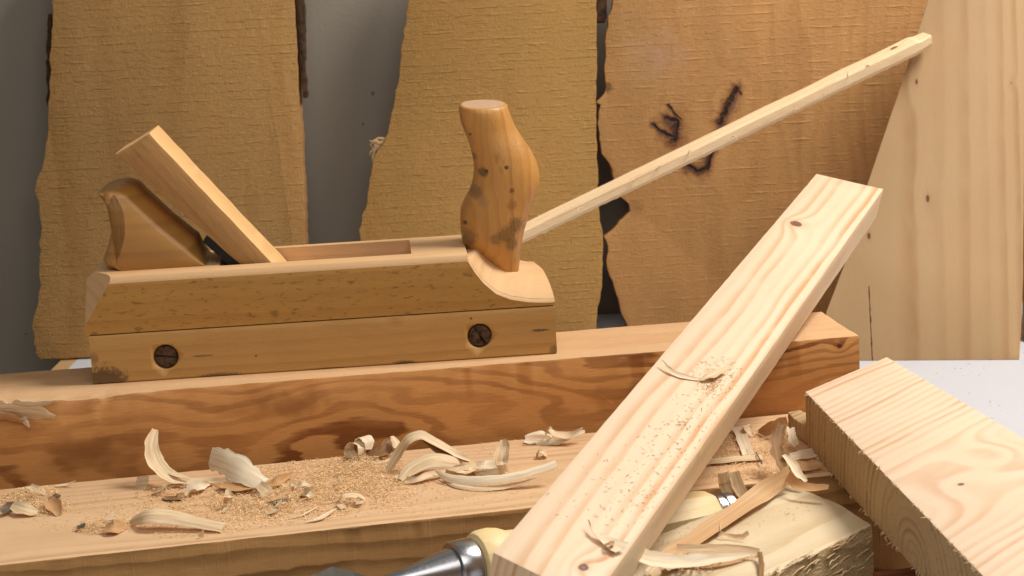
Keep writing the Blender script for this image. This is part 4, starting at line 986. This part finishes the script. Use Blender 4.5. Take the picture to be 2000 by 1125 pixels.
# right of the plank
shaving('flat see-through strip lying across the grain right of the plank', 'w', on2, [([(1440, 832, .25), (1450, 855, .2), (1462, 888, .1)], [.6, .62, .6], (1, .1, .1), None, .1)])
shaving('flat see-through strip lying along the grain right of the plank', 'c', on2, [([(1370, 903, .12), (1430, 897, .15), (1490, 893, .12)], [.7, .65, .6], (.1, 1, .1), None, .05)])
shaving('small upright curl behind the crossing strip', 'c', on2, [([(1470, 852, .05), (1464, 842, .3), (1460, 832, .45), (1467, 828, .4)], [.2, .5, .4, .15], (.9, .5, 0), None, .2)])
shaving('scooped brown shaving shading the beam beside the offcut corner', 'o', on2, [([(1480, 842, .1), (1505, 838, .55), (1538, 832, .75)], [.15, .9, 1.0], (.1, .6, .8), None, .3)])
shaving('dark needle-like splinter on the see-through strip', 'g', on2, [([(1477, 884, .25), (1488, 906, .15)], [.05, .08], (1, .3, 0))])
shaving('tall ragged curl hanging beside the broken corner of the offcut', 'b', on2, [
    ([(1528, 828, 2.2), (1520, 855, 1.7), (1518, 880, 1.3), (1527, 905, .9), (1545, 930, .6)], [.4, .65, .6, .45, .3], (.95, .3, .1), (.8, .5, .3), .15, {'rag': .25}),
    ([(1516, 850, 1.7), (1512, 875, 1.2), (1522, 905, .7), (1532, 930, .4)], [.1, .2, .2, .1], (.9, .4, .1), None, .1, {'m': 'w'}),
    ([(1530, 888, 1.2), (1548, 905, .9), (1560, 925, .6), (1575, 940, .35)], [.2, .45, .4, .2], (.8, .5, .3), None, .2, {'m': 'w'}),
    ([(1538, 925, .8), (1555, 945, .55), (1585, 952, .5), (1618, 951, .6)], [.5, .5, .45, .3], (.1, .6, .8), (.1, .9, .4), .15, {'m': 'o'})])
shaving('pale flat chip wedged against the end grain of the offcut', 'w', on2, [([(1545, 893, .3), (1568, 888, .35), (1592, 883, .25)], [.5, .6, .5], (.1, .9, .4))])
shaving('tan flat chip below the pale chip at the end grain', 'o', on2, [([(1548, 903, .35), (1570, 910, .3), (1605, 908, .25)], [.3, .8, .4], (.1, .9, .3), None, .15)])
shaving('white torn scrap between the ragged curl and the broken corner', 'w', on2, [([(1545, 835, 1.2), (1548, 855, .8), (1556, 870, .4)], [.4, .5, .3], (.9, .4, .1), None, .1, {'rag': .3})])
shaving('pair of upright see-through strips leaning over the chisel hoop', 'c', lambda x, y, h: onz(x, y, BZ2+h), [
    ([(1412, 922, 1.0), (1416, 945, .4), (1424, 966, -.1)], [.5, .6, .5], (1, .1, 0), None, .15), ([(1434, 922, .95), (1440, 945, .4), (1452, 966, -.1)], [.5, .6, .5], (1, .1, 0), None, .15)])
# on the block
shaving('long flat orange-tan strip running from the offcut to the front', 'l', onk, [([(1545, 925, .9), (1480, 968, .5), (1400, 1022, .35), (1330, 1070, .3), (1296, 1095, .2)], [.85, .95, 1.0, .95, .8], (.75, .65, 0), (.8, .6, 0), .04, {'rag': .04})])
shaving('thin hooked shaving beside the orange-tan strip', 'c', onk, [([(1425, 998, .2), (1408, 1020, .25), (1406, 1040, .25), (1425, 1047, .15), (1448, 1048, .2), (1462, 1040, .4)], [.15, .2, .22, .22, .25, .2], (.5, .5, .7), (0, .6, .8), .1)])
shaving('straight pale strip folded down at its right end', 'c', onk, [([(1322, 1074, .3), (1380, 1073, .35), (1440, 1074, .35), (1482, 1080, .3)], [.55, .5, .45, .4], (.05, .7, .7), None, .1), ([(1484, 1078, .35), (1487, 1100, .2), (1487, 1126, .1)], [.2, .22, .2], (.9, .2, 0), None, 0, {'m': 'b'})])
shaving('big fibrous shaving twisting across the near end of the plank', 'w', lambda x, y, h: onp(x, y, h) if x < 1220 else onk(x, y, h+1.0), [
    ([(1149, 1015, .35), (1160, 1038, .25), (1185, 1055, .2), (1215, 1070, .3)], [.06, .2, .5, .75], (-.3, .9, .2), (.3, .9, .3), .1),
    ([(1225, 1070, 1.0), (1265, 1088, .6), (1320, 1096, .3), (1390, 1092, .2), (1465, 1084, .1)], [.75, .8, .7, .5, .1], (.3, .9, .4), (0, .8, .6), .15, {'rag': .2}),
    ([(1180, 1064, .2), (1200, 1062, .2), (1240, 1075, .3)], [.15, .2, .1], (.2, .9, .2), None, .1, {'m': 'o'})])
shaving('steep pale strip dropping from the fibrous shaving', 'w', onk, [([(1218, 1082, 1.2), (1235, 1100, .8), (1252, 1130, .3)], [.3, .6, .6], (.8, .6, 0), None, .15)])
shaving('rolled tube of shaving at the bottom edge', 'c', onk, [([(1262, 1130, .35), (1290, 1108, .4), (1330, 1092, .3)], [.7, .75, .5], (.5, .8, 0), None, -.45)])
shaving('brown shadowed strip below the fibrous shaving', 'o', onk, [([(1335, 1102, .15), (1400, 1100, .2), (1462, 1087, .15)], [.3, .4, .08], (.05, .9, .3), None, .2)])
bm = bmesh.new(); org = onk(1350, 1105, 0)
for i in range(16):
    x0, y0 = 1310+rnd.random()*70, 1096+rnd.random()*14; dx, dy = rnd.uniform(-25, 40), rnd.uniform(-6, 22)
    strand(bm, [onk(x0+dx*t, y0+dy*t, .35*math.sin(t*3)+.1)-org for t in (0, .3, .6, 1)], .04, t=.02)
tag(link('wood_fibres', bm, SH['o'], Frame(org, (1, 0, 0), (0, 1, 0), (0, 0, 1))), 'tuft of torn brown fibres on the pale block at the bottom edge', 'wood fibres', kind='stuff')
# on the plank
shaving('thin white curl lying on the middle of the plank', 'w', onp, [([(1291, 703, .35), (1308, 722, .2), (1335, 735, .12), (1372, 741, .1)], [.08, .28, .3, .1], (.2, .7, .5), None, .2)])
shaving('pale folded flap beside the white curl on the plank', 'c', onp, [([(1368, 742, .1), (1388, 732, .3), (1420, 719, .3)], [.2, .45, .2], (.2, .9, .4), None, .1)])

# ------------------------------------------------------------------ sawdust
n = NT('sawdust'); vv = n.noise((9, 9, 9), 2, .6); v2 = n.noise((1, 1, 1), 2, .5)
c = n.mix(n.ss(vv, .35, .65, 0, 1), lin((198, 142, 78)), lin((250, 224, 174))); c = n.mix(n.ss(v2, .55, .7, 0, .25), c, lin((150, 128, 84)))
n.put(n.b.inputs['Base Color'], c); n.b.inputs['Roughness'].default_value = .85; M_dust = n.m
n = NT('brown_specks'); vv = n.noise((6, 6, 6), 2, .6); c = n.mix(n.ss(vv, .4, .6, 0, 1), lin((150, 100, 48)), lin((204, 156, 92)))
n.put(n.b.inputs['Base Color'], c); n.b.inputs['Roughness'].default_value = .85; M_speck = n.m
def dust(label, base, blobs, m, lmin, lmax, wd, mask=None, upn=Vector((0, 0, 1))):
    bm = bmesh.new(); org = base(blobs[0][0], blobs[0][1], 0)
    for (cx, cy, rx, ry, cnt, hh) in blobs:
        for i in range(cnt):
            a = rnd.random()*6.283; q = rnd.random()**.62
            x, y = cx+rx*q*math.cos(a), cy+ry*q*math.sin(a)-.085*(rx*q*math.cos(a))
            if mask and not mask(x, y): continue
            if nz(x*.03, y*.06, 2) < -.28 and rnd.random() < .75: continue
            h = hh*max(0, 1-q*q)*rnd.random()*(.7+.8*nz(x*.05, y*.09, 6)) if hh else 0
            p = base(x, y, 0)-org; p = p+upn*max(0, h)
            l = lmin*.6+(lmax*1.15-lmin*.6)*rnd.random()**2.2; t = rnd.random()*6.283; el = rnd.uniform(-.15, .5) if hh else rnd.uniform(0, .25)
            d = Vector((math.cos(t)*math.cos(el), math.sin(t)*math.cos(el), math.sin(el))); s_ = d.cross(Vector((0, 0, 1))).normalized()*wd*rnd.uniform(.5, 1.2)
            b_ = upn*(.012+abs(d.z)*l*.5)
            cz = upn*wd*.7
            A1 = [bm.verts.new(p+b_-d*l*.5), bm.verts.new(p+b_+s_+d*l*.05), bm.verts.new(p+b_+d*l*.5), bm.verts.new(p+b_-s_)]
            T = bm.verts.new(p+b_+cz+d*l*rnd.uniform(-.2, .2))
            for j in range(4): bm.faces.new((A1[j], A1[(j+1) % 4], T))
            bm.faces.new(A1[::-1])
    o = link('sawdust', bm, m, Frame(org, (1, 0, 0), (0, 1, 0), (0, 0, 1)), smooth=False)
    return tag(o, label, 'sawdust', kind='stuff')
def m2(x, y):
    yf = 1103-(x*.1108); yb = 957-x*.0975
    return yb < y < yf-2
dust('golden sawdust spread over the top of the front timber', on2, [
    (600, 950, 190, 52, 9000, .28), (700, 915, 90, 30, 3600, .45), (560, 975, 130, 35, 3400, .25), (720, 955, 120, 32, 2400, .12), (480, 990, 110, 26, 1800, .15), (400, 970, 130, 28, 1700, .15), (320, 962, 60, 14, 700, .2), (700, 985, 120, 24, 900, 0), (860, 960, 170, 40, 420, 0), (960, 870, 110, 25, 160, 0), (60, 975, 62, 24, 2600, .55),
    (95, 990, 40, 20, 900, .3), (205, 1028, 62, 15, 1500, .38), (300, 1005, 120, 30, 900, .05), (420, 1030, 140, 16, 500, 0), (560, 1010, 130, 15, 700, .02), (150, 1000, 110, 40, 350, 0), (1000, 950, 80, 40, 90, 0)], M_dust, .06, .22, .022, m2)
dust('orange sawdust on the front timber, right of the plank', on2, [
    (1440, 880, 90, 32, 3000, .12), (1400, 860, 50, 24, 900, .3), (1500, 860, 60, 26, 1100, .1), (1500, 925, 120, 14, 1200, .05), (1580, 900, 60, 30, 600, .1), (1460, 905, 110, 30, 1000, 0), (1540, 850, 30, 25, 500, .3)], M_dust, .05, .2, .02, m2)
def mp(x, y):
    q = frp.px(x, y); return -wp+.1 < q.y < -.1 and q.x < -.5
dust('fine brown sawdust specks strewn on the long plank', onp, [
    (1400, 735, 50, 40, 260, 0), (1390, 745, 25, 22, 160, 0), (1370, 800, 80, 40, 110, 0), (1340, 860, 110, 45, 120, 0), (1280, 920, 120, 50, 90, 0), (1250, 985, 110, 45, 70, 0), (1215, 960, 160, 90, 60, 0), (1340, 830, 20, 10, 40, 0)], M_speck, .05, .34, .018, mp, frp.ez)
dust('scattered specks of sawdust on the pale rough block', onk, [(1440, 1000, 140, 45, 130, 0), (1340, 1045, 90, 20, 120, 0), (1560, 990, 70, 35, 60, 0)], M_speck, .05, .18, .014, lambda x, y: 1030-.4*(x-1320) < y+8 and y < 1000+.3*(1700-x) and x < 1660)

dust('a few loose crumbs of sawdust on the table beside the offcut', lambda x, y, h: onz(x, y, 0), [(1880, 740, 120, 30, 12, 0), (1950, 800, 60, 30, 7, 0), (1850, 725, 120, 14, 8, 0)], M_speck, .08, .28, .03)
